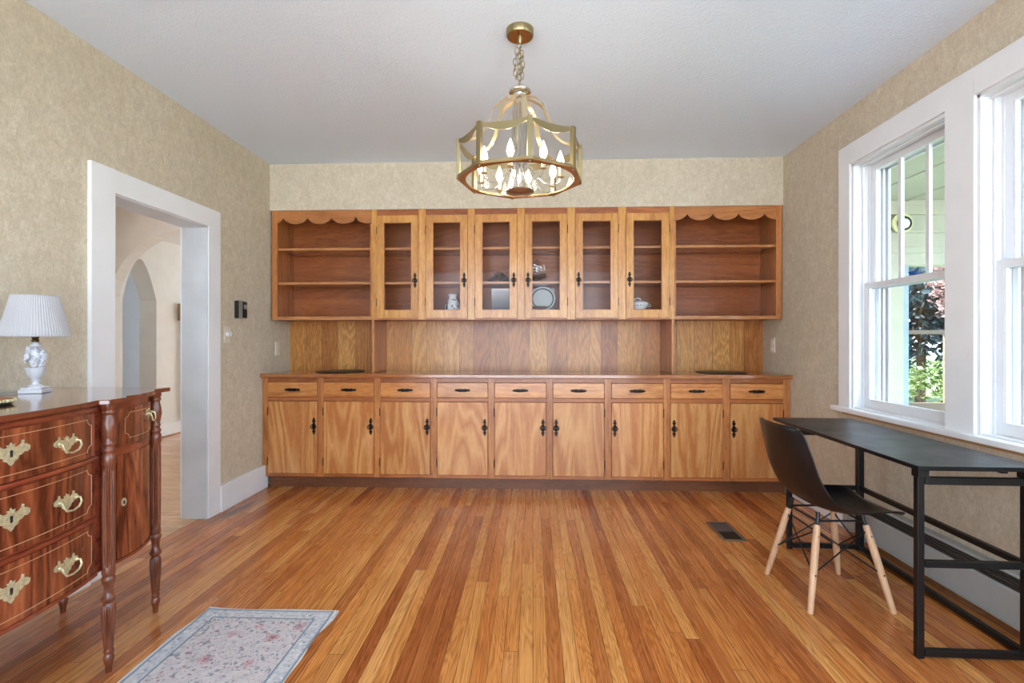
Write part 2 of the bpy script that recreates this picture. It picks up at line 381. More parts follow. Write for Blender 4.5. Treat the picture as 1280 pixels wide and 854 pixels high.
def rugmat(W, L):
    t = NT('floral_rug'); co = t.coord()
    sp = t.n.new('ShaderNodeSeparateXYZ'); t.l.new(co, sp.inputs[0])
    ex = t.math('SUBTRACT', W/2, t.math('ABSOLUTE', sp.outputs[0])); ey = t.math('SUBTRACT', L/2, t.math('ABSOLUTE', sp.outputs[1]))
    e = t.math('MINIMUM', ex, ey)
    def vor(scale, seed):
        n = t.n.new('ShaderNodeTexVoronoi'); n.inputs['Scale'].default_value = scale; n.inputs['Randomness'].default_value = 1
        t.l.new(t.mapv(co, (1, 1, 1), (0, 0, seed), (seed, seed*2, 0)), n.inputs['Vector']); return n.outputs['Distance'], n.outputs['Color']
    c = (204, 198, 202)
    base = t.ramp(t.noise(co, 30, 3), [(.3, (190, 180, 182)), (.7, (208, 198, 194))])
    def spots(c, scale, seed, r, col, k=.8):
        w = t.noise(co, 90, 2)
        d, _ = vor(scale, seed); d = t.math('ADD', d, t.math('MULTIPLY', t.math('SUBTRACT', w, .5), .5))
        return t.mix(t.math('MULTIPLY', t.math('LESS_THAN', d, r), k), c, lin(col))
    f = spots(base, 9, 1.1, .24, (190, 146, 148), .75)
    f = spots(f, 9, 1.1, .10, (146, 90, 96), .8)
    f = spots(f, 22, 2.3, .20, (112, 132, 142), .8)
    f = spots(f, 34, .7, .20, (150, 96, 98), .75); f = spots(f, 46, 5.3, .22, (128, 138, 150), .75); f = spots(f, 60, 6.1, .22, (176, 150, 150), .8)
    # winding stems
    st = t.noise(co, 11, 1, .5, 1.5); ln = t.math('LESS_THAN', t.math('ABSOLUTE', t.math('SUBTRACT', st, .5)), .007)
    f = t.mix(t.math('MULTIPLY', ln, .8), f, lin((112, 134, 142)))
    bd = t.ramp(t.noise(co, 60, 3), [(.35, (168, 170, 176)), (.6, (204, 200, 200))])
    bd = spots(bd, 24, 3.1, .2, (226, 222, 218), .9); bd = spots(bd, 24, 3.1, .08, (120, 110, 130), .8)
    bd = spots(bd, 30, 4.4, .15, (110, 128, 142), .8)
    def band(a, b, c, col):
        m = t.math('MULTIPLY', t.math('GREATER_THAN', e, a), t.math('LESS_THAN', e, b)); return t.mix(m, c, lin(col) if not hasattr(col, 'is_output') else col)
    c = t.mix(t.math('LESS_THAN', e, .075), f, bd)
    c = band(.070, .078, c, (120, 134, 146)); c = band(.008, .018, c, (126, 142, 156)); c = band(.0, .008, c, (214, 204, 192))
    t.set(Base_Color=c, Roughness=.95); t.bump(t.noise(co, 320, 2), .4, .002)
    return t.m

# ------------------------------------------------------------------ dimensions (metres, camera above the origin)
XL, XR, YB, YS, ZC = -2.25, 2.05, 4.605, 4.22, 2.733
H = 1.229

# ------------------------------------------------------------------ room shell
Y0 = -1.6
struct(MB().box(XL-.05, XR+.25, Y0-.2, YB+.15, -.12, 0).build('floor', M['floor']))
struct(MB().box(XL-.16, XR+.2, Y0-.2, YB+.15, ZC, ZC+.12).build('ceiling', M['ceil']))
wl = MB()
wl.box(XL-.16, XL, Y0, 2.595, 0, ZC).box(XL-.16, XL, 3.385, YB+.15, 0, ZC).box(XL-.16, XL, 2.595, 3.385, 2.02, ZC)
struct(wl.build('wall_left', M['paper']))
wb = MB().box(XL, XR, YB, YB+.15, 0, ZC)
wb.box(XL, XR, YS, YB, 2.338, ZC)
struct(wb.build('wall_back', M['paper']))
W1 = (2.575, 3.325); W2 = (1.66, 2.41); W3 = (-.35, 1.2); WZ0, WZ1 = .79, 2.36
wr = MB(); XO = 2.25
wr.box(XR, XO, Y0, YB+.15, 0, WZ0).box(XR, XO, Y0, YB+.15, WZ1, ZC)
ys = [Y0, W3[0], W3[1], W2[0], W2[1], W1[0], W1[1], YB+.15]
for a in range(0, 8, 2): wr.box(XR, XO, ys[a], ys[a+1], WZ0, WZ1)
struct(wr.build('wall_right', M['paper']))
rw = MB(); RX0, RX1, RZ0, RZ1 = -2.15, 1.95, .12, 2.65  # unseen rear opening, added and made wall-wide to let in more light
rw.box(XL, XR, Y0-.15, Y0, 0, RZ0).box(XL, XR, Y0-.15, Y0, RZ1, ZC).box(XL, RX0, Y0-.15, Y0, RZ0, RZ1).box(RX1, XR, Y0-.15, Y0, RZ0, RZ1)
struct(rw.build('wall_rear', M['paper']))
wf = MB()
for a in (RX0, -1.15, -.13, .90, RX1-.06): wf.box(a, a+.06, Y0-.1, Y0-.04, RZ0, RZ1)
wf.box(RX0, RX1, Y0-.1, Y0-.04, RZ0, RZ0+.06).box(RX0, RX1, Y0-.1, Y0-.04, RZ1-.06, RZ1).box(RX0, RX1, Y0-.1, Y0-.04, 1.46, 1.5)
struct(wf.build('window_4', M['white']))  # frame of the added light opening behind the camera
# baseboards
struct(MB().box(XL, XL+.03, 3.51, 4.14, 0, .19).build('baseboard_left', M['white'], bev=.003))
struct(MB().box(XL, XL+.034, Y0, 2.44, 0, .15).build('baseboard_near', M['white'], bev=.003))
struct(MB().box(XR-.016, XR, 3.32, 4.05, 0, .15).build('baseboard_right', M['white'], bev=.003))

# doorway casing and jamb lining
dc = MB()
dc.box(XL, XL+.022, 2.455, 2.60, 0, 2.14).box(XL, XL+.022, 3.38, 3.51, 0, 2.14).box(XL, XL+.022, 2.60, 3.38, 2.015, 2.14)
d1 = struct(dc.build('door_1', M['white'], bev=.002))
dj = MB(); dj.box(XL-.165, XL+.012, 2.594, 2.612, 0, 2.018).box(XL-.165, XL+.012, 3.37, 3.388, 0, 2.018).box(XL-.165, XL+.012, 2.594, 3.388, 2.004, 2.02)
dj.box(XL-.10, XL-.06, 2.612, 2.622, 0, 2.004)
dj.build('door_jamb', plain('shaded_white_jamb_paint', (202, 203, 204), .35, var=.03), d1, bev=.002)  # white paint greyed so its colour holds the doorway shade
dc = MB().box(XL-.182, XL-.162, 2.47, 2.60, 0, 2.14).box(XL-.182, XL-.162, 3.38, 3.51, 0, 2.14).box(XL-.182, XL-.162, 2.47, 3.51, 2.015, 2.14)
dc.build('door_casing', M['white'], d1, bev=.002)

# ------------------------------------------------------------------ hall beyond the doorway
HX = -4.68
struct(MB().box(-6.2, XL-.05, .3, 9.2, -.12, 0).build('floor_hall', M['floorhall']))
wh = MB()
# long wall with pointed doorway niche
def arch_pts(y0, y1, zs, zt, n=10):
    w = (y1-y0)/2; cy = (y0+y1)/2; pts = []
    for i in range(n+1):
        u = i/n; pts.append((y0+w*(1-math.cos(u*PI/2))**.85 if False else y0+w*u**1.0*1.0, zs+(zt-zs)*math.sin(math.acos(1-u)) if False else zs+(zt-zs)*(1-(1-u)**1.75)))
    return pts
left = arch_pts(5.56, 6.08, 1.72, 2.20)
right = [(2*5.82-y, z) for y, z in reversed(left)]
prof = left+right[1:]
wh.box(HX-.22, HX, 5.45, 5.56, 0, 2.75); wh.box(HX-.22, HX, 6.08, 9.2, 0, 2.75); wh.box(HX-.12, HX, .3, 2.2, 0, 2.75).box(HX-.12, HX, 4.3, 5.45, 0, 2.75).box(HX-.12, HX, 2.2, 4.3, 0, .9).box(HX-.12, HX, 2.2, 4.3, 2.1, 2.75)  # unseen gap left in the near stretch, added to light the hall
for i in range(len(prof)-1):
    (ya, za), (yb, zb) = prof[i], prof[i+1]
    vs = [(x, y, z) for x in (HX-.22, HX) for (y, z) in ((ya, za), (yb, zb), (yb, 2.75), (ya, 2.75))]
    wh.add(vs, [(0,3,2,1),(4,5,6,7),(0,1,5,4),(3,7,6,2)])
struct(wh.build('wall_hall', M['hall']))
# wall with the round arch facing the dining room door
wa = MB(); AY0, AY1 = 5.30, 5.45
ax0, ax1, zs, zt = -4.62, -2.72, 1.62, 2.44
wa.box(HX, ax0, AY0, AY1, 0, 2.75).box(ax1, XL-.16, AY0, AY1, 0, 2.75)
n = 28; ap = []
for i in range(n+1):
    a = PI-PI*i/n; ap.append(((ax0+ax1)/2+(ax1-ax0)/2*math.cos(a), zs+(zt-zs)*math.sin(a)))
for i in range(n):
    (xa, za), (xb, zb) = ap[i], ap[i+1]
    vs = [(x, y, z) for y in (AY0, AY1) for (x, z) in ((xa, za), (xb, zb), (xb, 2.75), (xa, 2.75))]
    wa.add(vs, [(0,3,2,1),(4,5,6,7),(0,1,5,4),(3,7,6,2)])
struct(wa.build('wall_arch', M['hall']))
struct(MB().box(-6.2, XL-.16, .3, AY1-.02, 2.70, 2.8).build('ceiling_hall', M['hall']))
struct(MB().box(-6.2, XL-.16, AY1-.02, 9.2, 2.49, 2.6).build('ceiling_passage', M['hall']))
struct(MB().box(HX, XL-.16, 9.1, 9.2, 0, 1.0).box(HX-.12, XL-.16, .2, .3, 0, 2.8).build('wall_hall_end', M['hall']))  # unseen far end left open above to let light in
struct(MB().box(-6.2, -5.6, 4.6, 9.2, 0, 2.5).box(-5.6, HX-.22, 4.6, 4.75, 0, 2.5).build('wall_niche', plain('grey_white_plaster', (205, 207, 212), .8, var=.01)))
struct(MB().box(XL-.16, XL, YB+.15, 9.2, 0, 2.6).build('wall_passage', M['hall']))
struct(MB().box(HX, HX+.02, 6.10, 9.2, 0, .17).box(HX, HX+.02, 5.45, 5.54, 0, .17).build('baseboard_hall', M['whitegloss']))
struct(MB().box(HX+.02, HX+.034, 6.10, 9.2, 0, .02).build('trim_2', M['frame_h']))

# ------------------------------------------------------------------ windows on the right wall
def window(idx, y0, y1, munt):
    fr = MB(); z0, z1 = WZ0, WZ1
    # jamb lining inside the opening
    fr.box(XR-.005, XO, y0, y0+.018, z0, z1).box(XR-.005, XO, y1-.018, y1, z0, z1).box(XR-.005, XO, y0, y1, z1-.018, z1).box(XR-.0, XO+.03, y0, y1, z0-.02, z0+.012)
    # stop beads and parting beads
    for x in (XR+.048, XR+.088): fr.box(x, x+.008, y0+.018, y0+.03, z0, z1).box(x, x+.008, y1-.03, y1-.018, z0, z1)
    fr.box(XR+.035, XR+.047, y0+.018, y1-.018, z1-.03, z1-.018)
    w = struct(fr.build('window_%d' % idx, M['whitegloss'], bev=.0015))
    yi0, yi1 = y0+.02, y1-.02
    def sash(x, th, za, zb, st, top, bot, name, mn=0):
        s = MB().box(x, x+th, yi0, yi0+st, za, zb).box(x, x+th, yi1-st, yi1, za, zb).box(x, x+th, yi0+st, yi1-st, zb-top, zb).box(x, x+th, yi0+st, yi1-st, za, za+bot)
        if mn:
            for k in range(1, mn+1):
                yc = yi0+st+(yi1-yi0-2*st)*k/(mn+1); s.box(x+.006, x+th-.004, yc-.012, yc+.012, za+bot, zb-top)
        # glazing bead steps
        s.box(x+.004, x+th-.004, yi0+st, yi0+st+.008, za+bot, zb-top).box(x+.004, x+th-.004, yi1-st-.008, yi1-st, za+bot, zb-top)
        o = s.build(name, M['whitegloss'], w, bev=.0015)
        MB().box(x+th*.5, x+th*.5+.003, yi0+st, yi1-st, za+bot, zb-top).build('pane', M['pane'], o)
    sash(XR+.056, .03, z0+.012, 1.59, .042, .035, .058, 'lower_sash')
    sash(XR+.096, .03, 1.555, z1-.018, .042, .042, .035, 'upper_sash', munt)
    # exterior storm frame and its narrow tracks
    s = MB()
    for i, (x, d) in enumerate(((XR+.135, .026), (XR+.155, .036), (XR+.178, .05))):
        s.box(x, x+.012, yi0, yi0+d, z0+.012, z1-.018).box(x, x+.012, yi1-d, yi1, z0+.012, z1-.018).box(x, x+.012, yi0, yi1, z1-.018-d*.8, z1-.018).box(x, x+.012, yi0, yi1, z0+.012, z0+.012+d*.7)
    s.box(XR+.155, XR+.17, yi0, yi1, 1.555, 1.585)
    s.build('storm_frame', M['whitegloss'], w, bev=.001)
    return w
window(1, W1[0], W1[1], 2); window(2, W2[0], W2[1], 2); window(3, W3[0], W3[1], 2)
c = MB(); x0, x1 = XR-.02, XR
c.box(x0, x1, W1[1], 3.44, WZ0, 2.49).box(x0, x1, W2[1], W1[0], WZ0, 2.49).box(x0, x1, 1.545, W2[0], WZ0, 2.49).box(x0, x1, W2[0], W2[1], WZ1, 2.49).box(x0, x1, W1[0], W1[1], WZ1, 2.49)
struct(c.build('trim_3', M['white'], bev=.002))
struct(MB().box(XR-.05, XR+.05, 1.5, 3.485, WZ0-.025, WZ0+.004).build('trim_4', M['white'], bev=.004))
struct(MB().box(XR-.008, XR, 1.55, 3.42, WZ0-.045, WZ0-.027).build('trim_5', plain('bare_pine_strip', (178, 138, 96), .6)))
c = MB().box(x0, x1, W3[0]-.11, W3[0], WZ0, 2.49).box(x0, x1, W3[1], W3[1]+.11, WZ0, 2.49).box(x0, x1, W3[0], W3[1], WZ1, 2.49).box(XR-.05, XR+.05, W3[0]-.12, W3[1]+.12, WZ0-.025, WZ0+.004)
struct(c.build('trim_6', M['white'], bev=.002))

# ------------------------------------------------------------------ paneling behind the counter
struct(MB().box(XL+.0, XR, YB-.016, YB, .95, 1.42).build('trim_1', M['panel']))

# ------------------------------------------------------------------ base cabinet
FY = 4.10
bc = thing('base_cabinet', 'long honey oak built-in base cabinet with nine drawers above nine doors along the back wall', 'cabinet', ((XL+XR)/2, 4.3, 0))
o = bc.location[:]
SX = [-2.2, -1.732, -1.258, -.786, -.314, .160, .631, 1.103, 1.574]; EX = [-1.781, -1.305, -.838, -.365, .109, .577, 1.049, 1.518, 1.991]
fb = MB()
edges = [(XL+.004, SX[0])]+[(EX[i], SX[i+1]) for i in range(8)]+[(EX[8], XR-.004)]
for a, b in edges: MB().box(a, b, FY, FY+.02, .10, .92).build('face_frame_stile', M['frame_v'], bc, o, bev=.0015)
for z0, z1 in ((.884, .92), (.726, .757), (.10, .125)): MB().box(XL+.01, XR-.01, FY+.002, FY+.018, z0, z1).build('face_frame_rail', M['frame_h'], bc, o, bev=.001)
MB().box(XL+.004, XL+.022, FY+.02, YB-.002, .10, .92).box(XR-.022, XR-.004, FY+.02, YB-.002, .10, .92).box(XL+.022, XR-.022, FY+.03, FY+.04, .10, .92).box(XL+.022, XR-.022, FY+.04, YB-.002, .10, .12).build('carcass', M['inner'], bc, o)
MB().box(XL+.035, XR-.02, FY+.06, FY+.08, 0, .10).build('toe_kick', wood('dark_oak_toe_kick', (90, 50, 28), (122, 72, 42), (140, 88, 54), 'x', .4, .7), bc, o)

def handle_pull(mb, cx, cz, y):
    """black drawer pull: pierced back plate, two posts and a bail bar"""
    def fn(a, b, d): return (cx+a, y-d, cz+b)
    pts = []
    for i in range(48):
        a = 2*PI*i/48; r = 1+.13*math.cos(a*10)
        pts.append((.066*math.cos(a)*(.9+.1*r), .0115*math.sin(a)*r*(1+.3*abs(math.cos(a)))))
    mb.plate(pts, fn, .003)
    mb.tube([(cx-.043, y-.003, cz+.001), (cx-.043, y-.016, cz-.001), (cx-.034, y-.02, cz-.005), (cx, y-.021, cz-.007), (cx+.034, y-.02, cz-.005), (cx+.043, y-.016, cz-.001), (cx+.043, y-.003, cz+.001)], [.005, .0045, .0035, .0045, .0035, .0045, .005], 8)
def handle_drop(mb, cx, cz, y, s=1.):
    """tall gothic escutcheon with oval ring"""
    def fn(a, b, d): return (cx+a, y-d, cz+b)
    half = [(0, .062), (.006, .058), (.009, .052), (.005, .046), (.010, .041), (.013, .035), (.008, .029), (.005, .024), (.009, .018), (.012, .012), (.013, .004), (.013, -.004), (.012, -.012), (.009, -.018), (.005, -.024), (.008, -.030), (.012, -.036), (.009, -.043), (.005, -.047), (.008, -.052), (.006, -.058), (0, -.062)]
    pts = [(a*s, b*s) for a, b in half]+[(-a*s, b*s) for a, b in reversed(half[1:-1])]
    mb.plate(pts, fn, .003)
    mb.ell((cx, y-.006, cz+.014*s), (.006*s, .006, .006*s), 10, 6)
    pr = [(cx+.020*s*math.cos(2*PI*i/16), y-.012-.004*math.sin(PI*i/16), cz-.003+.016*s*math.sin(2*PI*i/16)) for i in range(16)]
    mb.tube(pr, .0034*s, 6, closed=True)
    for sx in (-1, 1):
        mb.ell((cx+sx*.009*s, y-.004, cz+.040*s), (.004*s, .003, .006*s), 8, 5); mb.ell((cx+sx*.009*s, y-.004, cz-.040*s), (.004*s, .003, .006*s), 8, 5)
def hinge(mb, cx, cz, y):
    mb.tube([(cx, y-.003, cz-.028), (cx, y-.003, cz+.028)], .0035, 8)
    mb.ell((cx, y-.003, cz+.031), (.004, .004, .004), 8, 5); mb.ell((cx, y-.003, cz-.031), (.004, .004, .004), 8, 5)

for i, (a, b) in enumerate(zip(SX, EX)):
    d = MB().box(a+.003, b-.003, FY-.006, FY+.016, .760, .881).build('drawer', M['drawer'], bc, o, bev=.002)
    h = MB(); handle_pull(h, (a+b)/2, .820, FY-.006); h.build('drawer_pull', M['iron'], d, o, smooth=True)
    d = MB().box(a+.003, b-.003, FY-.006, FY+.014, .128, .723).build('door', M['ply_door'], bc, o, bev=.002)
    right = i < 5
    hx = b-.028 if right else a+.028
    h = MB(); handle_drop(h, hx, .520, FY-.006, 1.12); h.build('door_handle', M['iron'], d, o, smooth=True)
    for hz in (.225, .64):
        h = MB(); hinge(h, (a-.002) if right else (b+.002), hz, FY); h.build('hinge', M['iron'], d, o, smooth=True)

wt = MB().box(XL+.001, XR-.001, FY-.038, YB-.017, .921, .9535).build('worktop', M['counter'], None, ((XL+XR)/2, 4.3, .92), bev=.005)
tag(wt, 'glossy oak worktop running along the top of the long base cabinet', 'worktop')

# ------------------------------------------------------------------ upper cabinets
UY = 4.22; UT, UBt = 2.337, 1.402
def open_shelf(x0, x1, label):
    r = thing('open_shelf_cabinet', label, 'shelf', ((x0+x1)/2, 4.4, UBt)); o = r.location[:]
    left = x0 < 0
    for xa in (x0, x1-.018): MB().box(xa, xa+.018, UY+.018, YB-.018, UBt, UT).build('side_panel', M['frame_v'], r, o)
    if left: MB().box(x0, x0+.045, UY, UY+.018, UBt, UT).build('stile', M['frame_v'], r, o, bev=.0015)
    else: MB().box(x1-.045, x1, UY, UY+.018, UBt, UT).build('stile', M['frame_v'], r, o, bev=.0015)
    fx0, fx1 = (x0+.045, x1) if left else (x0, x1-.045)
    MB().box(x0+.018, x1-.018, YB-.03, YB-.018, UBt, UT).build('back_panel', M['inner'], r, o)
    MB().box(x0+.018, x1-.018, YB-.04, YB-.03, 1.70-.09, 1.70-.0).box(x0+.018, x1-.018, YB-.04, YB-.03, 1.90, 1.99).build('shelf_cleat', M['inner'], r, o)
    MB().box(x0+.018, x1-.018, UY+.018, YB-.03, UT-.02, UT-.002).build('top_panel', M['inner'], r, o)
    MB().box(fx0, fx1, UY, UY+.018, UBt, UBt+.03).box(x0+.018, x1-.018, UY+.018, YB-.03, UBt+.008, UBt+.03).build('bottom_board', M['shelf'], r, o, bev=.002)
    for z in (1.706, 1.998):
        MB().box(fx0+.0, fx1-.0, UY+.019, YB-.041, z, z+.022).build('shelf', M['shelf'], r, o, bev=.003)
    # scalloped valance
    zt, pk, lo = UT-.002, 2.285, 2.222; pitch = .209
    vs = []; n = 120
    start = fx0+.052-pitch if left else fx0+.105-pitch
    for i in range(n+1):
        x = fx0+(fx1-fx0)*i/n; ph = ((x-start) % pitch)/pitch
        z = pk-(pk-lo)*math.sqrt(max(0, 1-(2*ph-1)**2))**1.0 if True else 0
        vs.append((x, z))
    mb = MB(); V = []
    for x, z in vs: V += [(x, UY+.001, z), (x, UY+.001, zt), (x, UY+.018, z), (x, UY+.018, zt)]
    F = []
    for i in range(n):
        a, b = 4*i, 4*i+4; F += [(a, b, b+1, a+1), (a+2, a+3, b+3, b+2), (a, a+2, b+2, b), (a+1, b+1, b+3, a+3)]
    F += [(0, 1, 3, 2), (4*n, 4*n+2, 4*n+3, 4*n+1)]
    mb.add(V, F); mb.build('scalloped_valance', wood('oak_valance', (150, 92, 48), (182, 118, 66), (200, 142, 86), 'x', .28, .9, .02, coat=.3), r, o)
    return r
GX0, GX1 = -1.367, 1.168
open_shelf(XL+.022, GX0-.001, 'open oak wall shelf unit with a scalloped top edge beside the left wall')
open_shelf(GX1+.001, XR-.012, 'open oak wall shelf unit with a scalloped top edge beside the window wall')
gc = thing('glazed_wall_cabinet', 'oak wall cabinet with six glass doors between the two open shelf units', 'cabinet', ((GX0+GX1)/2, 4.4, UBt)); o = gc.location[:]
DX = [-1.322, -.905, -.488, -.070, .351, .771]; DW = .357
for a, b in [(GX0, DX[0])]+[(DX[i]+DW, DX[i+1]) for i in range(5)]+[(DX[5]+DW, GX1)]: MB().box(a, b, UY, UY+.018, UBt, UT).build('stile', M['glazed'], gc, o, bev=.001)
for z0, z1 in ((2.287, UT), (UBt, 1.414)): MB().box(GX0+.01, GX1-.01, UY+.002, UY+.016, z0, z1).build('rail', M['frame_h'], gc, o, bev=.001)
for xa in (GX0, GX1-.018): MB().box(xa, xa+.018, UY+.018, YB-.018, UBt, UT).build('side_panel', M['frame_v'], gc, o)
MB().box(GX0+.018, GX1-.018, YB-.03, YB-.018, UBt, UT).build('back_panel', M['inner'], gc, o)
MB().box(GX0+.018, GX1-.018, UY+.018, YB-.03, UT-.02, UT-.002).build('top_panel', M['inner'], gc, o)
MB().box(GX0+.018, GX1-.018, UY+.018, YB-.03, UBt+.06, UBt+.08).build('bottom_board', M['shelf'], gc, o)
for z in (1.706, 1.998): MB().box(GX0+.018, GX1-.018, UY+.03, YB-.031, z, z+.022).build('shelf', M['shelf'], gc, o, bev=.003)
for x in (GX0, GX1-.018-.004):
    MB().box(x, x+.022, UY+.002, YB-.018, .955, UBt-.0005).build('support_panel', M['frame_v'], gc, o, bev=.002)
for i, x in enumerate(DX):
    a, b = x+.002, x+DW-.002; z0, z1 = 1.416, 2.285; s = .057
    m = MB().box(a, a+s, UY-.006, UY+.014, z0, z1).box(b-s, b, UY-.006, UY+.014, z0, z1).box(a+s, b-s, UY-.006, UY+.014, z0, z0+.066).box(a+s, b-s, UY-.006, UY+.014, z1-.06, z1)
    d = m.build('glass_door', M['glazed'], gc, o, bev=.0015)
    bd = MB(); g0, g1, h0, h1 = a+s, b-s, z0+.066, z1-.06
    bd.box(g0, g0+.006, UY-.002, UY+.01, h0, h1).box(g1-.006, g1, UY-.002, UY+.01, h0, h1).box(g0, g1, UY-.002, UY+.01, h0, h0+.005).box(g0, g1, UY-.002, UY+.01, h1-.005, h1)
    bd.build('glazing_bead', M['drawer'], d, o)
    MB().box(g0, g1, UY+.003, UY+.006, h0, h1).build('pane', M['cabpane'], d, o)
    right = i < 3
    h = MB(); handle_drop(h, b-.027 if right else a+.027, 1.735, UY-.006, 1.02); h.build('door_handle', M['iron'], d, o, smooth=True)
    for hz in (1.55, 2.16):
        h = MB(); hinge(h, (x-.001) if right else (x+DW+.001), hz, UY); h.build('hinge', M['iron'], d, o, smooth=True)

# ------------------------------------------------------------------ things in the glazed cabinet
# the propped plate stays below the middle shelf
SB = UBt+.08
def lathe_thing(name, prof, mat, loc, label, cat, n=32, **kw):
    ob = MB().lathe(prof, (0, 0, 0), n, **kw).build(name, mat, None, (0, 0, 0), smooth=True); ob.location = loc; tag(ob, label, cat); return ob
lathe_thing('vase', [(.040, 0), (.058, .008), (.068, .03), (.064, .06), (.048, .09), (.034, .112), (.033, .128), (.042, .146), (.045, .15), (.040, .149), (.028, .125), (.028, .11), (.02, .09)],
            M['china'], (-.705, 4.40, SB), 'small white vase with dark blue sprigs behind the second glass door from the left', 'vase')
tu = thing('tureen', 'small white lidded tureen with dark painted marks behind the rightmost glass door', 'tureen', (.90, 4.38, SB)); L = tu.location[:]; tu.scale = (1.18, 1.18, 1.0)
MB().lathe([(.045, 0), (.05, .006), (.052, .010), (.07, .03), (.078, .05), (.08, .06), (.076, .06), (.04, .02)], L, 32).build('bowl', M['chinaw'], tu, L, smooth=True)
MB().lathe([(.078, .061), (.075, .070), (.05, .084), (.02, .090), (.001, .091)], L, 32).build('lid', M['chinaw'], tu, L, smooth=True)
MB().tube([(L[0]-.018, L[1], L[2]+.088), (L[0]-.02, L[1], L[2]+.102), (L[0], L[1], L[2]+.112), (L[0]+.02, L[1], L[2]+.102), (L[0]+.018, L[1], L[2]+.088)], .004, 8).build('lid_handle', M['chinaw'], tu, L, smooth=True)
for s in (-1, 1):
    MB().tube([(L[0]+s*.072, L[1], L[2]+.05), (L[0]+s*.092, L[1], L[2]+.055), (L[0]+s*.095, L[1], L[2]+.04), (L[0]+s*.072, L[1], L[2]+.034)], .004, 8).build('handle', M['china'], tu, L, smooth=True)
mk = MB(); inkm = plain('dark_china_ink', (44, 40, 44), .3)
def on_bowl(ang, z, r=.0795):
    rr = .052+(z-.01)*.0255/.045 if z < .055 else .0795
    return (L[0]+(rr+.0015)*math.sin(ang), L[1]-(rr+.0015)*math.cos(ang), L[2]+z)
for st_ in ([(-.45, .046), (-.52, .036), (-.45, .028)], [(-.55, .04), (-.4, .036)], [(-.2, .048), (-.12, .036), (-.22, .026), (-.3, .034), (-.2, .044)], [(.0, .048), (.2, .048), (.08, .036), (.04, .026)], [(.3, .04), (.38, .034)]):
    mk.tube([on_bowl(a, z) for a, z in st_], .0036, 6)
mk.build('painted_mark', inkm, tu, L)
# leafy dark metal centrepiece on the middle shelf
cp = MB(); rnd = random.Random(3); c0 = (-.30, 4.40, 1.728)
for i in range(130):
    a = rnd.uniform(-1, 1); zz = .10*(1-abs(a))*rnd.random()**.7+.006; x = c0[0]+a*.115; y = c0[1]+rnd.uniform(-.035, .035)
    R = Matrix.Rotation(rnd.uniform(0, 6.28), 3, 'Y') @ Matrix.Rotation(rnd.uniform(-.8, .8), 3, 'X')
    cp.ell((x, y, c0[2]+zz), (.010+.008*rnd.random(), .0025, .0045), 6, 4, R)
cp.box(c0[0]-.10, c0[0]+.10, c0[1]-.02, c0[1]+.02, c0[2], c0[2]+.006)
tag(cp.build('metal_leaf_centrepiece', plain('tarnished_silver_leaves', (84, 60, 38), .3, .6, var=.3, scale=80), None, c0, smooth=True), 'low tarnished metal leaf centrepiece on the middle shelf behind the third glass door', 'ornament')
# crystal basket with hanging prisms
cr = thing('crystal_epergne', 'sparkling crystal dish with a tall arm and hanging drops behind the fourth glass door', 'ornament', (.03, 4.47, 1.7295)); L = cr.location[:]
MB().lathe([(.03, 0), (.05, .004), (.02, .01), (.012, .02), (.02, .03), (.07, .045), (.10, .06), (.097, .061), (.03, .035)], L, 28, mod=lambda a, z, i: 1+.04*math.cos(14*a)).build('dish', M['crystal'], cr, L, smooth=False)
MB().tube([(L[0]-.03, L[1], L[2]+.03), (L[0]-.05, L[1], L[2]+.12), (L[0]-.035, L[1], L[2]+.20), (L[0]+.0, L[1], L[2]+.215), (L[0]+.03, L[1], L[2]+.19)], .004, 8).build('arm', M['crystal'], cr, L, smooth=True)
pr = MB()
for j in range(20):
    t_ = j/19.; x = L[0]-.06+.11*t_; n_ = rnd.randint(2, 5)
    for q in range(n_): pr.ell((x+rnd.uniform(-.004, .004), L[1]-.03+rnd.uniform(-.02, .02), L[2]+.175-.024*q-.05*abs(t_-.4)-.01), (.0045, .0045, .008), 6, 4)
for j in range(16): pr.ell((L[0]+rnd.uniform(-.085, .085), L[1]+rnd.uniform(-.05, .05), L[2]+.065+rnd.random()*.02), (.012, .012, .009), 6, 4)
dr = pr.build('glass_drops', M['crystal'], cr, L); dr['kind'] = 'stuff'
# leaning silver tray, plate and low crystal bowl
tr_ = MB()
def tf(a, b, d): # leaning plane
    return (-.09+a, 4.555-b*.25-d, SB+.002+b)
W_, H_ = .28, .205
tr_.plate([(-W_, 0), (W_, 0), (W_, H_), (-W_, H_)], tf, .004)
tag_tray = tr_.build('serving_tray', M['silver'], None, (-.09, 4.52, SB), bev=.001); tag(tag_tray, 'rectangular silver tray leaning at the back behind the middle two glass doors', 'tray')
rim = MB()
for (a0, a1, b0, b1) in ((-W_, W_, 0, .014), (-W_, W_, H_-.014, H_), (-W_, -W_+.012, 0, H_), (W_-.012, W_, 0, H_)):
    rim.plate([(a0, b0), (a1, b0), (a1, b1), (a0, b1)], lambda a, b, d: tf(a, b, d+.004), .008)
r_ = rim.build('rim', plain('bright_silver_rim', (226, 228, 230), .2, .6), tag_tray, (-.09, 4.52, SB), bev=.001)
pl_ = MB().lathe([(.001, 0), (.075, 0), (.078, .006), (.108, .013), (.110, .017), (.105, .016), (.08, .010), (.001, .004)], (0, 0, 0), 40).build('plate', plain('grey_white_glazed_plate', (206, 214, 214), .12, .1, var=.04, scale=30), None, (0, 0, 0), smooth=True)
pl_.rotation_euler = (math.radians(75), 0, 0); pl_.location = (.085, 4.42, SB+.107); tag(pl_, 'round pale plate propped up on its edge behind the fourth glass door', 'plate')
ring = MB()
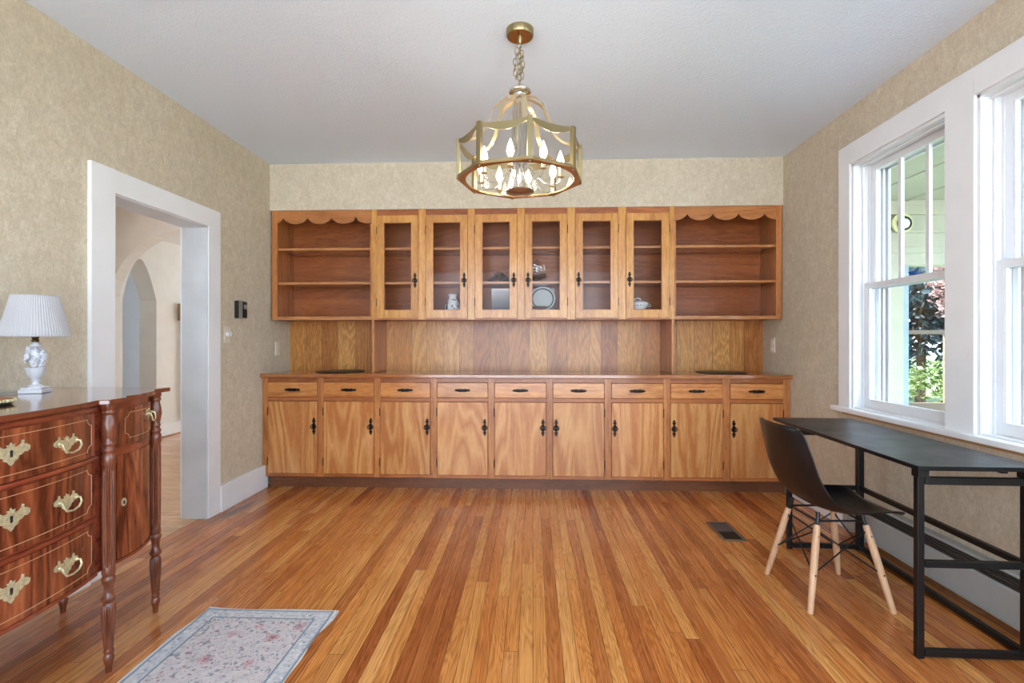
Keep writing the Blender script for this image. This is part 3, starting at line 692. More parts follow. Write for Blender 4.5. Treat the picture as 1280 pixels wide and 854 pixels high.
for i in range(30):
    a = 2*PI*i/30; ring.ell((.092*math.cos(a), .092*math.sin(a), .0135), (.009, .009, .0025), 6, 4)
rg = ring.build('rim_pattern', plain('silver_rim_pattern', (110, 106, 100), .2, .6, var=.3, scale=60), pl_); 
cb_ = MB().lathe([(.03, 0), (.045, .004), (.06, .02), (.085, .04), (.082, .04), (.03, .01)], (0, 0, 0), 30, mod=lambda a, z, i: 1+.05*math.cos(12*a)).build('crystal_bowl', M['crystal'], None, (0, 0, 0))
cb_.location = (.055, 4.31, SB+.0005); cb_.scale = (.78, .78, .9); tag(cb_, 'low cut crystal bowl in front of the propped plate behind the fourth glass door', 'bowl')

# placemats on the worktop
mats = []
for x, lab in ((-1.69, 'round dark grey placemat at the left end of the oak worktop'), (1.60, 'round dark grey placemat at the right end of the oak worktop')):
    m_ = MB().lathe([(.001, 0), (.20, 0), (.205, .003), (.20, .006), (.001, .006)], (0, 0, 0), 48).build('placemat', M['matgrey'], None, (0, 0, 0), smooth=True)
    m_.location = (x, 4.365, .954); tag(m_, lab, 'placemat', 'round placemats on the worktop')

# ------------------------------------------------------------------ wall fittings
def outlet(name, x, y, z, s, label):
    t_ = thing(name, label, 'outlet', (x, y, z)); L = t_.location[:]
    MB().box(x, x+s*.006, y-.037, y+.037, z-.06, z+.06).build('cover_plate', M['ivory'], t_, L, bev=.002)
    for dz in (-.025, .025): MB().box(x+s*.006, x+s*.010, y-.015, y+.015, z+dz-.016, z+dz+.016).build('socket', M['ivory'], t_, L, bev=.003)
outlet('wall_outlet', XL, 4.345, 1.155, 1, 'ivory wall outlet on the left wall just above the worktop')
outlet('wall_outlet', XR, 4.40, 1.185, -1, 'ivory wall outlet on the window wall just above the worktop')
t_ = thing('dimmer_switch', 'ivory dimmer switch with a round knob beside the doorway', 'switch', (XL, 3.615, 1.27)); L = t_.location[:]
MB().box(XL, XL+.006, 3.578, 3.652, 1.21, 1.33).build('cover_plate', M['ivory'], t_, L, bev=.002)
k = MB().tube([(XL+.006, 3.615, 1.275), (XL+.03, 3.615, 1.275)], [.02, .017], 20); k.build('knob', M['whitegloss'], t_, L, smooth=True)
t_ = thing('thermostat', 'small black and grey box shaped thermostat on the left wall beside the doorway', 'thermostat', (XL, 3.77, 1.46)); L = t_.location[:]
MB().box(XL-.001, XL+.03, 3.715, 3.825, 1.395, 1.53).build('housing', M['greyplastic'], t_, L, bev=.003)
MB().box(XL+.03, XL+.034, 3.765, 3.822, 1.402, 1.524).build('dark_panel', M['dark'], t_, L)
MB().box(XL, XL+.031, 3.711, 3.716, 1.397, 1.528).build('side_panel', M['dark'], t_, L)
MB().tube([(XL+.034, 3.793, 1.485), (XL+.042, 3.793, 1.485)], .018, 20).build('dial', M['greyplastic'], t_, L, smooth=True)
MB().tube([(XL+.003, 4.22, .956), (XL+.003, 4.222, 1.06)], .003, 6)

# hall fittings
t_ = thing('door_chime', 'wooden door chime box with long hanging tubes on the hall wall seen through the doorway', 'chime', (HX, 6.55, 1.6)); L = t_.location[:]
MB().box(HX, HX+.07, 6.45, 6.66, 1.49, 1.71).build('housing', plain('tan_wood_box', (166, 136, 92), .5), t_, L, bev=.004)
MB().box(HX+.07, HX+.073, 6.49, 6.62, 1.50, 1.70).build('grille', M['brassdk'], t_, L)
for j, (yy, zz) in enumerate(((6.48, .17), (6.53, .14), (6.58, .17), (6.63, .2))):
    MB().tube([(HX+.04, yy, 1.49), (HX+.04, yy, zz)], .010, 10).build('chime_tube', M['gold'], t_, L, smooth=True)
cl = MB().lathe([(.001, -.055), (.06, -.05), (.10, -.03), (.115, 0), (.001, 0)], (0, 0, 0), 28).build('ceiling_lamp', plain('frosted_grey_glass', (190, 196, 202), .3), None, (0, 0, 0), smooth=True)
cl.location = (-4.05, 5.95, 2.49); tag(cl, 'small round ceiling lamp in the passage beyond the white arch', 'lamp')

# ------------------------------------------------------------------ baseboard heater
hx0 = XR-.075
hp = thing('baseboard_heater', 'long grey white baseboard heater under the windows behind the black desk', 'heater', (XR, 1.9, 0)); L = hp.location[:]
Ya, Yb_ = .3, 3.25
def sl(poly): # extrude XZ polygon along Y
    mb = MB(); n = len(poly); mb.add([(x, Ya, z) for x, z in poly]+[(x, Yb_, z) for x, z in poly], [tuple(range(n)), tuple(reversed(range(n, 2*n)))]+[(k, n+k, n+(k+1) % n, (k+1) % n) for k in range(n)]); return mb
sl([(XR-.001, .03), (XR-.001, .255), (XR-.045, .255), (XR-.05, .245), (XR-.008, .24), (XR-.008, .03)]).build('back_plate', M['heater'], hp, L)
sl([(hx0, .05), (hx0, .185), (hx0+.012, .195), (hx0+.012, .19), (hx0+.004, .18), (hx0+.004, .06), (hx0+.02, .05)]).build('front_cover', M['heater'], hp, L)
fm = MB()
for k in range(4): fm.box(hx0+.018+k*.009, hx0+.02+k*.009, Ya+.02, Yb_-.02, .192+k*.010, .203+k*.010)
fm.box(hx0+.012, XR-.01, Ya+.02, Yb_-.02, .06, .185)
fm.build('louver', plain('dark_heater_louver', (70, 66, 62), .5, .3), hp, L)
MB().box(hx0-.002, XR-.001, Yb_, Yb_+.05, .03, .258).build('end_cap', M['heater'], hp, L, bev=.004)
MB().box(hx0-.002, XR-.001, Ya-.05, Ya, .03, .258).build('end_cap', M['heater'], hp, L, bev=.004)
for yy in (Ya+.1, 1.7, Yb_-.1): MB().box(hx0+.02, XR-.01, yy, yy+.03, 0, .05).build('foot', M['heater'], hp, L)

# ------------------------------------------------------------------ floor register
fr_ = thing('floor_register', 'grey metal floor register half closed set in the oak floor near the desk chair', 'vent', (1.235, 3.30, 0)); L = fr_.location[:]
x0, x1, y0, y1 = 1.165, 1.307, 3.135, 3.458; w_ = .018
MB().box(x0, x1, y0, y0+w_, 0, .006).box(x0, x1, y1-w_, y1, 0, .006).box(x0, x0+w_, y0+w_, y1-w_, 0, .006).box(x1-w_, x1, y0+w_, y1-w_, 0, .006).build('frame', plain('dull_nickel', (128, 120, 108), .35, .7), fr_, L, bev=.0015)
MB().box(x0+w_, x1-w_, y0+w_, y0+.15, .0003, .0015).build('opening', M['dark'], fr_, L)
dm = MB().box(x0+w_, x1-w_, y0+.15, y1-w_, .0003, .003)
dm.build('damper', plain('blue_grey_steel', (84, 88, 104), .35, .6), fr_, L)
bars = MB()
for k in range(5): yy = y0+.03+k*.024; bars.box(x0+w_, x1-w_, yy, yy+.004, .0015, .0035)
bars.build('grille_bar', M['iron'], fr_, L)

# ------------------------------------------------------------------ rug
RW, RL = .60, 1.35
rx, ry = -1.187, 2.25-RL/2
def rf(u, v, d):
    x = (u-.5)*RW; y = (v-.5)*RL
    wob = .010*math.sin(9*y+1.3)+.006*math.sin(23*y)
    xx = x + wob*(abs(x)/(RW/2))*(1 if x > 0 else .6)
    yy = y+.004*math.sin(14*x)*(v)
    z = .003 + .004*abs(math.sin(9*y+1.3))*(abs(x)/(RW/2))**6 - d
    return (xx, yy, max(z, .0005) if d == 0 else .0003)
rg = MB().grid(rf, 24, 60, .0025).build('rug', rugmat(RW, RL), None, (0, 0, 0), smooth=True)
rg.location = (rx, ry, 0); tag(rg, 'small pale floral rug with a blue grey border lying on the oak floor', 'rug')

# ------------------------------------------------------------------ desk
dk = thing('desk', 'long black desk with open square metal frame legs under the windows', 'desk', (1.69, 2.58, 0), math.radians(-1.0)); 
def loc(p): return p
hx, hy = .215, .595
MB().box(-.215, .245, -.605, .605, .733, .75).build('desk_top', M['desktop'], dk, bev=.002)
T = .0125
def legbox(mb, x, y, z0, z1, tx=T, ty=T): mb.box(x-tx, x+tx, y-ty, y+ty, z0, z1)
for yy, nm in ((-.565, 0), (.46, 1)):
    m = MB(); legbox(m, -.185, yy, 0, .70); legbox(m, .215, yy, 0, .70, T*1.3, T*1.3)
    m.box(-.168, .198, yy-.012, yy+.012, .672, .70).box(-.168, .198, yy-.012, yy+.012, .352, .377).box(-.168, .198, yy-.012, yy+.012, .008, .034)
    m.box(-.20, -.16, yy-.02, yy+.02, .70, .733).box(.19, .225, yy-.02, yy+.02, .70, .733)
    m.build('end_frame', M['black'], dk, bev=.002)
m = MB().box(.203, .227, -.545, .445, .352, .377); m.build('cross_rail', M['black'], dk, bev=.002)
m = MB().box(.203, .227, -.545, .445, .008, .034); m.build('cross_rail', M['black'], dk, bev=.002)
m = MB().box(.175, .20, -.5, .44, .70, .733).box(-.155, -.13, -.5, .44, .715, .733); m.build('top_rail', M['black'], dk, bev=.002)

# ------------------------------------------------------------------ shell chair
ch = thing('desk_chair', 'black moulded plastic shell chair with splayed beech legs pulled up to the black desk', 'chair', (1.425, 2.52, 0), math.radians(2.5))
PR = [(-.262, .832, .150), (-.262, .815, .185), (-.253, .78, .205), (-.238, .72, .217), (-.222, .66, .223), (-.205, .60, .227), (-.186, .55, .230), (-.158, .50, .232), (-.118, .462, .232), (-.06, .438, .231), (.0, .426, .229), (.07, .424, .226), (.14, .430, .222), (.20, .436, .212), (.238, .432, .190), (.258, .418, .150)]
def shell(u, v, d):
    s = u*(len(PR)-1); i = min(int(s), len(PR)-2); f = s-i
    # catmull style smoothing
    def g(k): return PR[max(0, min(len(PR)-1, k))]
    def cm(a, b, c, e, t): return .5*((2*b)+(-a+c)*t+(2*a-5*b+4*c-e)*t*t+(-a+3*b-3*c+e)*t**3)
    x, z, w = (cm(g(i-1)[q], g(i)[q], g(i+1)[q], g(i+2)[q], f) for q in range(3))
    xa, za = g(i)[:2]; xb, zb = g(i+1)[:2]; ln = math.hypot(xb-xa, zb-za); tx, tz = (xb-xa)/ln, (zb-za)/ln
    nx, nz = -tz, tx  # normal toward sitter
    if nx < 0 and nz < 0: nx, nz = -nx, -nz
    t = v*2-1
    hip = math.exp(-((u-.47)/.13)**2)
    front = max(0, (u-.78)/.22)
    seatf = min(1, max(0, (u-.55)/.12)); curl = (.045+.010*hip)*(1-.22*seatf)*(1-.6*front)*(1-.35*max(0, (.15-u)/.15))
    off = curl*abs(t)**2.6 - d
    return (x+nx*off, t*w*(1-.04*abs(t)**3), z+nz*off)
MB().grid(shell, 45, 28, .006).build('seat_shell', M['plastic'], ch, smooth=True, bev=0)
feet = [(-.19, .19), (.187, .19), (-.19, -.195), (.187, -.195)]
tops = []
for fx, fy in feet:
    tx, ty = fx*.60, fy*.62; tops.append((tx, ty))
    m = MB().tube([(tx+(fx-tx)*q, ty+(fy-ty)*q, .372*(1-q)+.001) for q in (0, .02, .3, .6, .98, 1)], [.012, .0145, .0165, .0155, .0125, .0115], 14)
    lg = m.build('leg', M['beech'], ch, smooth=True)
    for q in (.12, .56):
        px, py, pz = tx+(fx-tx)*q, ty+(fy-ty)*q, .372*(1-q)
        MB().tube([(px-.0185*(1 if fx > 0 else 1)*0, py-.019, pz), (px, py+.019, pz)], .0045, 8).build('bolt', M['chrome'], lg, smooth=True)
wr_ = MB()
def lp(i, q): fx, fy = feet[i]; tx, ty = tops[i]; return (tx+(fx-tx)*q, ty+(fy-ty)*q, .372*(1-q))
for a, b in ((0, 1), (2, 3), (0, 2), (1, 3)):
    wr_.tube([lp(a, .06), lp(b, .56)], .0035, 7); wr_.tube([lp(b, .06), lp(a, .56)], .0035, 7)
wr_.build('wire_brace', M['black'], ch, smooth=True)
br = MB()
for i, (tx, ty) in enumerate(tops):
    br.tube([(tx, ty, .372), (tx*.93, ty*.93, .40), (tx*.9, ty*.9, .428)], [.008, .009, .010], 8)
    br.tube([(tx*.93, ty*.93, .385), (tops[(i+2) % 4][0]*.93, tops[(i+2) % 4][1]*.93, .385)], .005, 7)
br.tube([(tops[0][0]*.93, tops[0][1]*.93, .388), (tops[1][0]*.93, tops[1][1]*.93, .388)], .005, 7).tube([(tops[2][0]*.93, tops[2][1]*.93, .388), (tops[3][0]*.93, tops[3][1]*.93, .388)], .005, 7)
br.build('mounting_bracket', M['black'], ch, smooth=True)

# ------------------------------------------------------------------ sideboard
sb = thing('sideboard', 'polished mahogany bow-front sideboard with reeded turned legs and brass pulls against the left wall', 'sideboard', (-1.9, 1.42, 0)); O = sb.location[:]
CY = 1.42
LA = (-1.572, 1.805); LB = (-1.702, 2.205); BK = (-2.12, 2.19)
def bow(y): return -1.592+.052*(1-((y-CY)/.36)**2)
def end_pt(t):
    x = -1.600+(-1.722+1.600)*t; y = 1.835+(2.185-1.835)*t
    nx, ny = .944, .329
    b = .048*4*t*(1-t); return (x+nx*b, y+ny*b)
def mir(p): return (p[0], 2*CY-p[1])
front = [end_pt(1-i/12) for i in range(13)] + [(bow(CY+.36-.72*i/18), CY+.36-.72*i/18) for i in range(19)] + [mir(end_pt(i/12)) for i in range(13)]
body = [(-2.21, 2.225), (-1.735, 2.225)] + front + [(-1.735, 2*CY-2.225), (-2.21, 2*CY-2.225)]
MB().prism(list(reversed(body)), .377, .994).build('carcass', M['mahog_h'], sb, O)
def off(poly, d):
    out = []; n = len(poly)
    for i in range(n):
        a, b, c = Vector(poly[i-1]), Vector(poly[i]), Vector(poly[(i+1) % n]); t1 = (c-a).normalized(); nn = Vector((t1.y, -t1.x)); out.append((b.x-nn.x*d, b.y-nn.y*d))
    return out
# top: follows the front with square ears over each leg
tp = [(-2.235, 2.25), (-1.665, 2.25), (-1.665, 2.165)]
for i in range(11):
    p = end_pt(.88-.76*i/10); tp.append((p[0]+.022*.944, p[1]+.022*.329))
tp += [(-1.540, 1.848), (-1.532, 1.765)]
for i in range(15):
    y = CY+.33-.66*i/14; tp.append((bow(y)+.022, y))
half = tp[1:18-0]
tpm = [mir(p) for p in reversed(tp[:16])]
top_poly = tp + tpm
MB().prism(list(reversed(top_poly)), .995, 1.013).build('top', M['mahog_top'], sb, O, bev=.003)
# a mapping from surface parameter to 3D for the fronts
def cen(s, z, d): # s metres from centre along +y
    y = CY+s; dx = -.052*2*(y-CY)/.36**2; n = Vector((1, -dx)).normalized()
    return (bow(y)+n.x*d, y+n.y*d, z)
def end_(s, z, d): # s 0..1
    p = end_pt(s); q = end_pt(s+.01); t1 = Vector((q[0]-p[0], q[1]-p[1])).normalized(); n = Vector((t1.y, -t1.x))
    return (p[0]+n.x*d, p[1]+n.y*d, z)
def endm(s, z, d): p = end_(s, z, d); return (p[0], 2*CY-p[1], z)
def panel(fn, s0, s1, z0, z1, name, mat=None, d0=-.004, d1=.004, parent=None):
    return MB().grid(lambda u, v, d: fn(s0+(s1-s0)*u, z0+(z1-z0)*v, d1-d), 20, 1, d1-d0).build(name, mat or M['mahog'], parent or sb, O, smooth=True)
def string(fn, s0, s1, z0, z1, parent, cor, k=1.):
    """light inlay line with scooped corners"""
    pts = []
    c = cor; cs = cor*k
    def arc(cx, cz, a0, a1):
        return [(cx+cs*math.cos(a0+(a1-a0)*i/5), cz+c*math.sin(a0+(a1-a0)*i/5)) for i in range(6)]
    def seg(a, b, n): return [(a[0]+(b[0]-a[0])*i/n, a[1]+(b[1]-a[1])*i/n) for i in range(1, n)]
    P = arc(s0, z0, PI/2, 0)+seg((s0+cs, z0), (s1-cs, z0), 14)+arc(s1, z0, PI, PI/2)+seg((s1, z0+c), (s1, z1-c), 3)+arc(s1, z1, -PI/2, -PI)+seg((s1-cs, z1), (s0+cs, z1), 14)+arc(s0, z1, 0, -PI/2)+seg((s0, z1-c), (s0, z0+c), 3)
    m = MB().tube([fn(a, b, .0042) for a, b in P], .0011, 5, closed=True); m.build('inlay', M['inlay'], parent, O)
PUL = [(0, .034), (.004, .026), (.011, .028), (.008, .020), (.016, .018), (.022, .021), (.027, .026), (.029, .036), (.034, .034), (.033, .024), (.042, .021), (.050, .014), (.049, .003), (.042, -.003), (.034, -.001), (.028, -.008), (.020, -.010), (.017, -.020), (.009, -.024), (.006, -.030), (0, -.037)]
def brass(fn, sc, z, parent, k=1., bail=True, esc=1.):
    pts = [(a*esc, b*esc*.85) for a, b in PUL]+[(-a*esc, b*esc*.85) for a, b in reversed(PUL[1:-1])]
    m = MB().plate(pts, lambda a, b, d: fn(sc+a*k, z+b, .004+d), .003)
    if bail:
        m.tube([fn(sc+a*k, z+b, .006+d) for a, b, d in ((-.035, .008, .002), (-.038, .006, .016), (-.037, -.008, .02), (-.026, -.022, .02), (0, -.027, .02), (.026, -.022, .02), (.037, -.008, .02), (.038, .006, .016), (.035, .008, .002))], .0032, 8)
        for s in (-1, 1): m.ell(fn(sc+s*.036*k, z+.008, .012), (.006, .006, .006), 8, 6)
    m.build('drawer_pull' if bail else 'escutcheon', M['brass'], parent, O, smooth=True)
    if not bail:
        kh = MB(); kp = [(.004*math.cos(a*PI/6)*esc, .006+.004*math.sin(a*PI/6)*esc) for a in range(-1, 8)]+[(-.0035, -.010), (.0035, -.010)]
        kh.plate(kp, lambda a, b, d: fn(sc+a*k, z+b, .0072+d), .0008); kh.build('keyhole', M['dark'], parent, O)
for z0, z1, zc in ((.813, .968, .883), (.600, .790, .690), (.388, .573, .478)):
    d = panel(cen, -.335, .335, z0, z1, 'drawer'); string(cen, -.315, .315, z0+.02, z1-.02, d, .022)
    for s in (-.192, .192): brass(cen, s, zc, d)
    brass(cen, 0, zc+.012, d, bail=False, esc=1.15)
for a in (.377, .580, .798, .975):
    MB().grid(lambda u, v, d: cen(-.34+.68*u, a-.0+.012*v, .010-d), 20, 1, .012).build('rail_moulding', M['mahog_h'], sb, O, smooth=True)
for fn in (end_, endm):
    d = panel(fn, .10, .90, .822, .965, 'drawer'); string(fn, .17, .83, .845, .945, d, .02, 2.8)
    brass(fn, .62, .915, d, 2.0, True, .8)
    d = panel(fn, .08, .92, .388, .785, 'door')
    m = MB().plate([(.011*math.cos(2*PI*i/16), .016*math.sin(2*PI*i/16)) for i in range(16)], lambda a, b, dd: fn(.15+a*2.7, .60+b, .004+dd), .003); m.build('escutcheon', M['brass'], d, O, smooth=True)
    m = MB().plate([(.004*math.cos(2*PI*i/10), .008*math.sin(2*PI*i/10)) for i in range(10)], lambda a, b, dd: fn(.15+a*2.7, .60+b, .0072+dd), .0008); m.build('keyhole', M['dark'], d, O)
    MB().grid(lambda u, v, dd: fn(.02+.96*u, .377+.010*v, .010-dd), 12, 1, .012).build('rail_moulding', M['mahog_h'], sb, O, smooth=True)
    MB().grid(lambda u, v, dd: fn(.05+.9*u, .790+.028*v, .003-dd), 12, 1, .006).build('rail', M['mahog_h'], sb, O, smooth=True)
LEG = [(.0, .001), (.013, .001), (.016, .03), (.022, .045), (.0235, .055), (.020, .064), (.017, .07), (.021, .076), (.0215, .082), (.018, .088), (.020, .095),
       (.0215, .12), (.026, .17), (.029, .215), (.0285, .24), (.024, .252), (.020, .258), (.030, .268), (.031, .276), (.024, .284), (.019, .30), (.021, .325), (.028, .338), (.0305, .345), (.028, .352), (.024, .358), (.028, .366), (.028, .382), (.026, .388),
       (.0255, .40), (.0275, .58), (.0265, .765), (.030, .772), (.030, .80), (.027, .806), (.024, .812), (.029, .820), (.029, .826), (.022, .833), (.022, .838), (.027, .845), (.026, .850), (.023, .856), (.028, .875), (.031, .90), (.030, .925), (.024, .945), (.022, .953), (.028, .960), (.029, .966), (.025, .972), (.030, .978), (.030, .994)]
LEG = LEG[1:]
# dense sampling so that reeds show
LEG = [(r*.76, z) for r, z in LEG]
def dense(prof):
    out = [prof[0]]
    for a, b in zip(prof, prof[1:]):
        n = max(1, int(abs(b[1]-a[1])/.02))
        for i in range(1, n+1): out.append((a[0]+(b[0]-a[0])*i/n, a[1]+(b[1]-a[1])*i/n))
    return out
LD = dense(LEG)
def reed(a, z, i):
    if (.095 < z < .246) or (.392 < z < .762): return .85+.19*abs(math.cos(7*a))
    if .858 < z < .945: return 1+.07*math.sin(4*a+z*90)
    return 1.
for k, (lx, ly) in enumerate((LA, LB, mir(LA), mir(LB))):
    MB().lathe(LD, (lx, ly, 0), 84, mod=reed).build('leg', M['mahog_leg'], sb, O, smooth=True)
for lx, ly in (BK, mir(BK)):
    MB().lathe([p for p in LD if p[1] < .378], (lx, ly, 0), 84, mod=reed).build('leg', M['mahog_leg'], sb, O, smooth=True)

# ------------------------------------------------------------------ table lamp
tl = thing('table_lamp', 'white table lamp with carved flower base and pleated cone shade on the sideboard', 'lamp', (-2.04, 1.985, 1.0135)); L = tl.location[:]; tl.scale = (.75, .75, 1); lx, ly, lz = L
b = MB(); a0 = .35
def rsq(h, z0, z1, m):
    P = [(lx+h*1.4142*math.cos(a0+PI/4+k*PI/2), ly+h*1.4142*math.sin(a0+PI/4+k*PI/2)) for k in range(4)]; m.prism(P, z0, z1)
rsq(.052, lz, lz+.016, b); rsq(.046, lz+.016, lz+.024, b)
b.build('base', M['porcelain'], tl, L, bev=.003)
MB().lathe([(.036, .024), (.030, .03), (.018, .036), (.015, .044), (.022, .05), (.016, .055), (.028, .066), (.038, .082), (.042, .096), (.044, .1), (.046, .104), (.040, .106), (.03, .104)], L, 36, mod=lambda a, z, i: 1+.02*math.cos(10*a)).build('urn', M['porcelain'], tl, L, smooth=True)
fl = MB(); rr = random.Random(11)
for i in range(46):
    z = .11+.078*rr.random(); a = rr.uniform(0, 6.28); R0 = .030*math.sqrt(max(.1, 1-((z-.145)/.06)**2))+.006*rr.random()
    R = Matrix.Rotation(a, 3, 'Z') @ Matrix.Rotation(rr.uniform(-.9, .3), 3, 'Y') @ Matrix.Rotation(rr.uniform(-1, 1), 3, 'X')
    fl.ell((lx+R0*math.cos(a), ly+R0*math.sin(a), lz+z), (.014, .005, .009), 8, 5, R)
fl.ell((lx, ly, lz+.145), (.028, .028, .048), 14, 10)
for a, z, r0 in ((.3, .15, .046), (3.4, .135, .045), (5.4, .12, .042), (2.2, .165, .036), (4.6, .15, .044)):
    for q in range(7):
        t_ = q*2*PI/7; fl.ell((lx+r0*math.cos(a)*.95+.009*math.cos(t_)*-math.sin(a), ly+r0*math.sin(a)*.95+.009*math.cos(t_)*math.cos(a), lz+z+.009*math.sin(t_)), (.006, .006, .006), 7, 5)
fl.build('carved_flowers', M['porcelain'], tl, L, smooth=True)
MB().lathe([(.022, .188), (.024, .196), (.016, .204), (.012, .21)], L, 24).build('neck', M['porcelain'], tl, L, smooth=True)
MB().lathe([(.015, .208), (.017, .216), (.012, .222), (.017, .226), (.017, .262), (.01, .266)], L, 24).build('socket', M['brassdk'], tl, L, smooth=True)
MB().tube([(lx, ly, lz+.26), (lx, ly, lz+.385)], .003, 6).tube([(lx-.1, ly, lz+.385), (lx+.1, ly, lz+.385)], .0015, 5).build('shade_support', M['brass'], tl, L)
MB().lathe([(.150, .230), (.149, .236), (.101, .392), (.100, .398)], L, 288, mod=lambda a, z, i: 1+.010*math.cos(72*a), cap=False).build('lamp_shade', M['shade'], tl, L, smooth=True, solid=.0015)
MB().tube([(lx-.045, ly-.02, lz+.006), (lx-.08, ly-.09, lz+.004), (lx-.10, ly-.2, lz+.004), (lx-.12, ly-.35, lz+.004)], .003, 8).build('cord', plain('grey_cord', (150, 148, 150), .5), tl, L, smooth=True)

# woven trivet on the sideboard
tv = thing('woven_trivet', 'round brown woven trivet with a cream braided edge on a dark base, on the sideboard', 'trivet', (-1.83, 1.585, 1.0135)); L = tv.location[:]
MB().lathe([(.001, 0), (.080, 0), (.086, .004), (.084, .009), (.001, .009)], L, 40).build('base', M['green'], tv, L, smooth=True)
MB().lathe([(.001, .009), (.088, .009), (.092, .014), (.088, .019), (.06, .024), (.001, .026)], L, 40).build('woven_top', M['tray_brown'], tv, L, smooth=True)
bm_ = MB()
for i in range(48):
    a = 2*PI*i/48; bm_.ell((L[0]+.091*math.cos(a), L[1]+.091*math.sin(a), L[2]+.014), (.0055, .0035, .0055), 6, 5, Matrix.Rotation(a+.6, 3, 'Z'))
bm_.build('braided_edge', M['braid'], tv, L, smooth=True)

# ------------------------------------------------------------------ chandelier
CX, CYc = -.063, 2.442
cd = thing('chandelier', 'octagonal brass and glass lantern chandelier with lit candle bulbs hanging on a chain', 'chandelier', (CX, CYc, ZC)); L = cd.location[:]
MB().lathe([(.066, 2.733), (.066, 2.705), (.062, 2.699), (.058, 2.702)], (CX, CYc, 0), 40, cap=False).lathe([(.060, 2.701), (.03, 2.703), (.001, 2.704)], (CX, CYc, 0), 40, cap=False).build('canopy', M['gold'], cd, L, smooth=True)
MB().lathe([(.058, 2.7035), (.058, 2.7005), (.001, 2.7005)], (CX, CYc, 0), 40, cap=False).build('canopy_underside', M['copper'], cd, L, smooth=True)
MB().lathe([(.012, 2.70), (.012, 2.685), (.006, 2.675), (.004, 2.665)], (CX, CYc, 0), 16).build('canopy_loop', M['gold'], cd, L, smooth=True)
def link(c, ang, tilt, ln=.034, w=.010, r=.0022):
    pts = []
    for i in range(16):
        a = 2*PI*i/16; x = w*math.cos(a); z = (ln/2-w)*(1 if math.sin(a) > 0 else -1)*(1 if abs(math.sin(a)) > .01 else 0)+w*math.sin(a)
        v = Matrix.Rotation(ang, 3, 'Z') @ Matrix.Rotation(tilt, 3, 'X') @ Vector((x, 0, z)); pts.append((c[0]+v.x, c[1]+v.y, c[2]+v.z))
    return MB().tube(pts, r, 7, closed=True)
z = 2.66; i = 0
while z > 2.465:
    sw = .010*math.sin((2.66-z)*16)
    link((CX-.004+sw*.4, CYc, z), (i % 2)*PI/2+.4, .12*math.sin(i*2.1)).build('chain_link', M['gold'], cd, L, smooth=True); z -= .0262; i += 1
zl = [(-.014, 2.625, .3), (-.019, 2.600, 1.8), (-.022, 2.574, .1), (-.024, 2.548, 1.5), (-.022, 2.524, .5), (-.016, 2.508, 1.9), (.008, 2.612, .9), (.010, 2.586, 2.2), (.012, 2.56, .4), (.012, 2.534, 1.9), (.010, 2.508, .6)]
for dx, zz, an in zl: link((CX+dx, CYc-.008, zz), an, .15).build('chain_link', M['gold'], cd, L, smooth=True)
MB().lathe([(.004, 2.470), (.006, 2.462), (.014, 2.458), (.040, 2.450), (.054, 2.436), (.052, 2.428), (.030, 2.420), (.022, 2.404), (.001, 2.402)], (CX, CYc, 0), 32, mod=lambda a, z, i: 1+.03*math.cos(12*a)).build('hub', M['chrome'], cd, L, smooth=True)
R8 = .302; A0 = math.radians(9.7)
def pol(k, r, z, da=0.):
    a = A0+k*PI/4+da; return (CX+r*math.sin(a), CYc-r*math.cos(a), z)
ZB, ZT = 2.003, 2.188
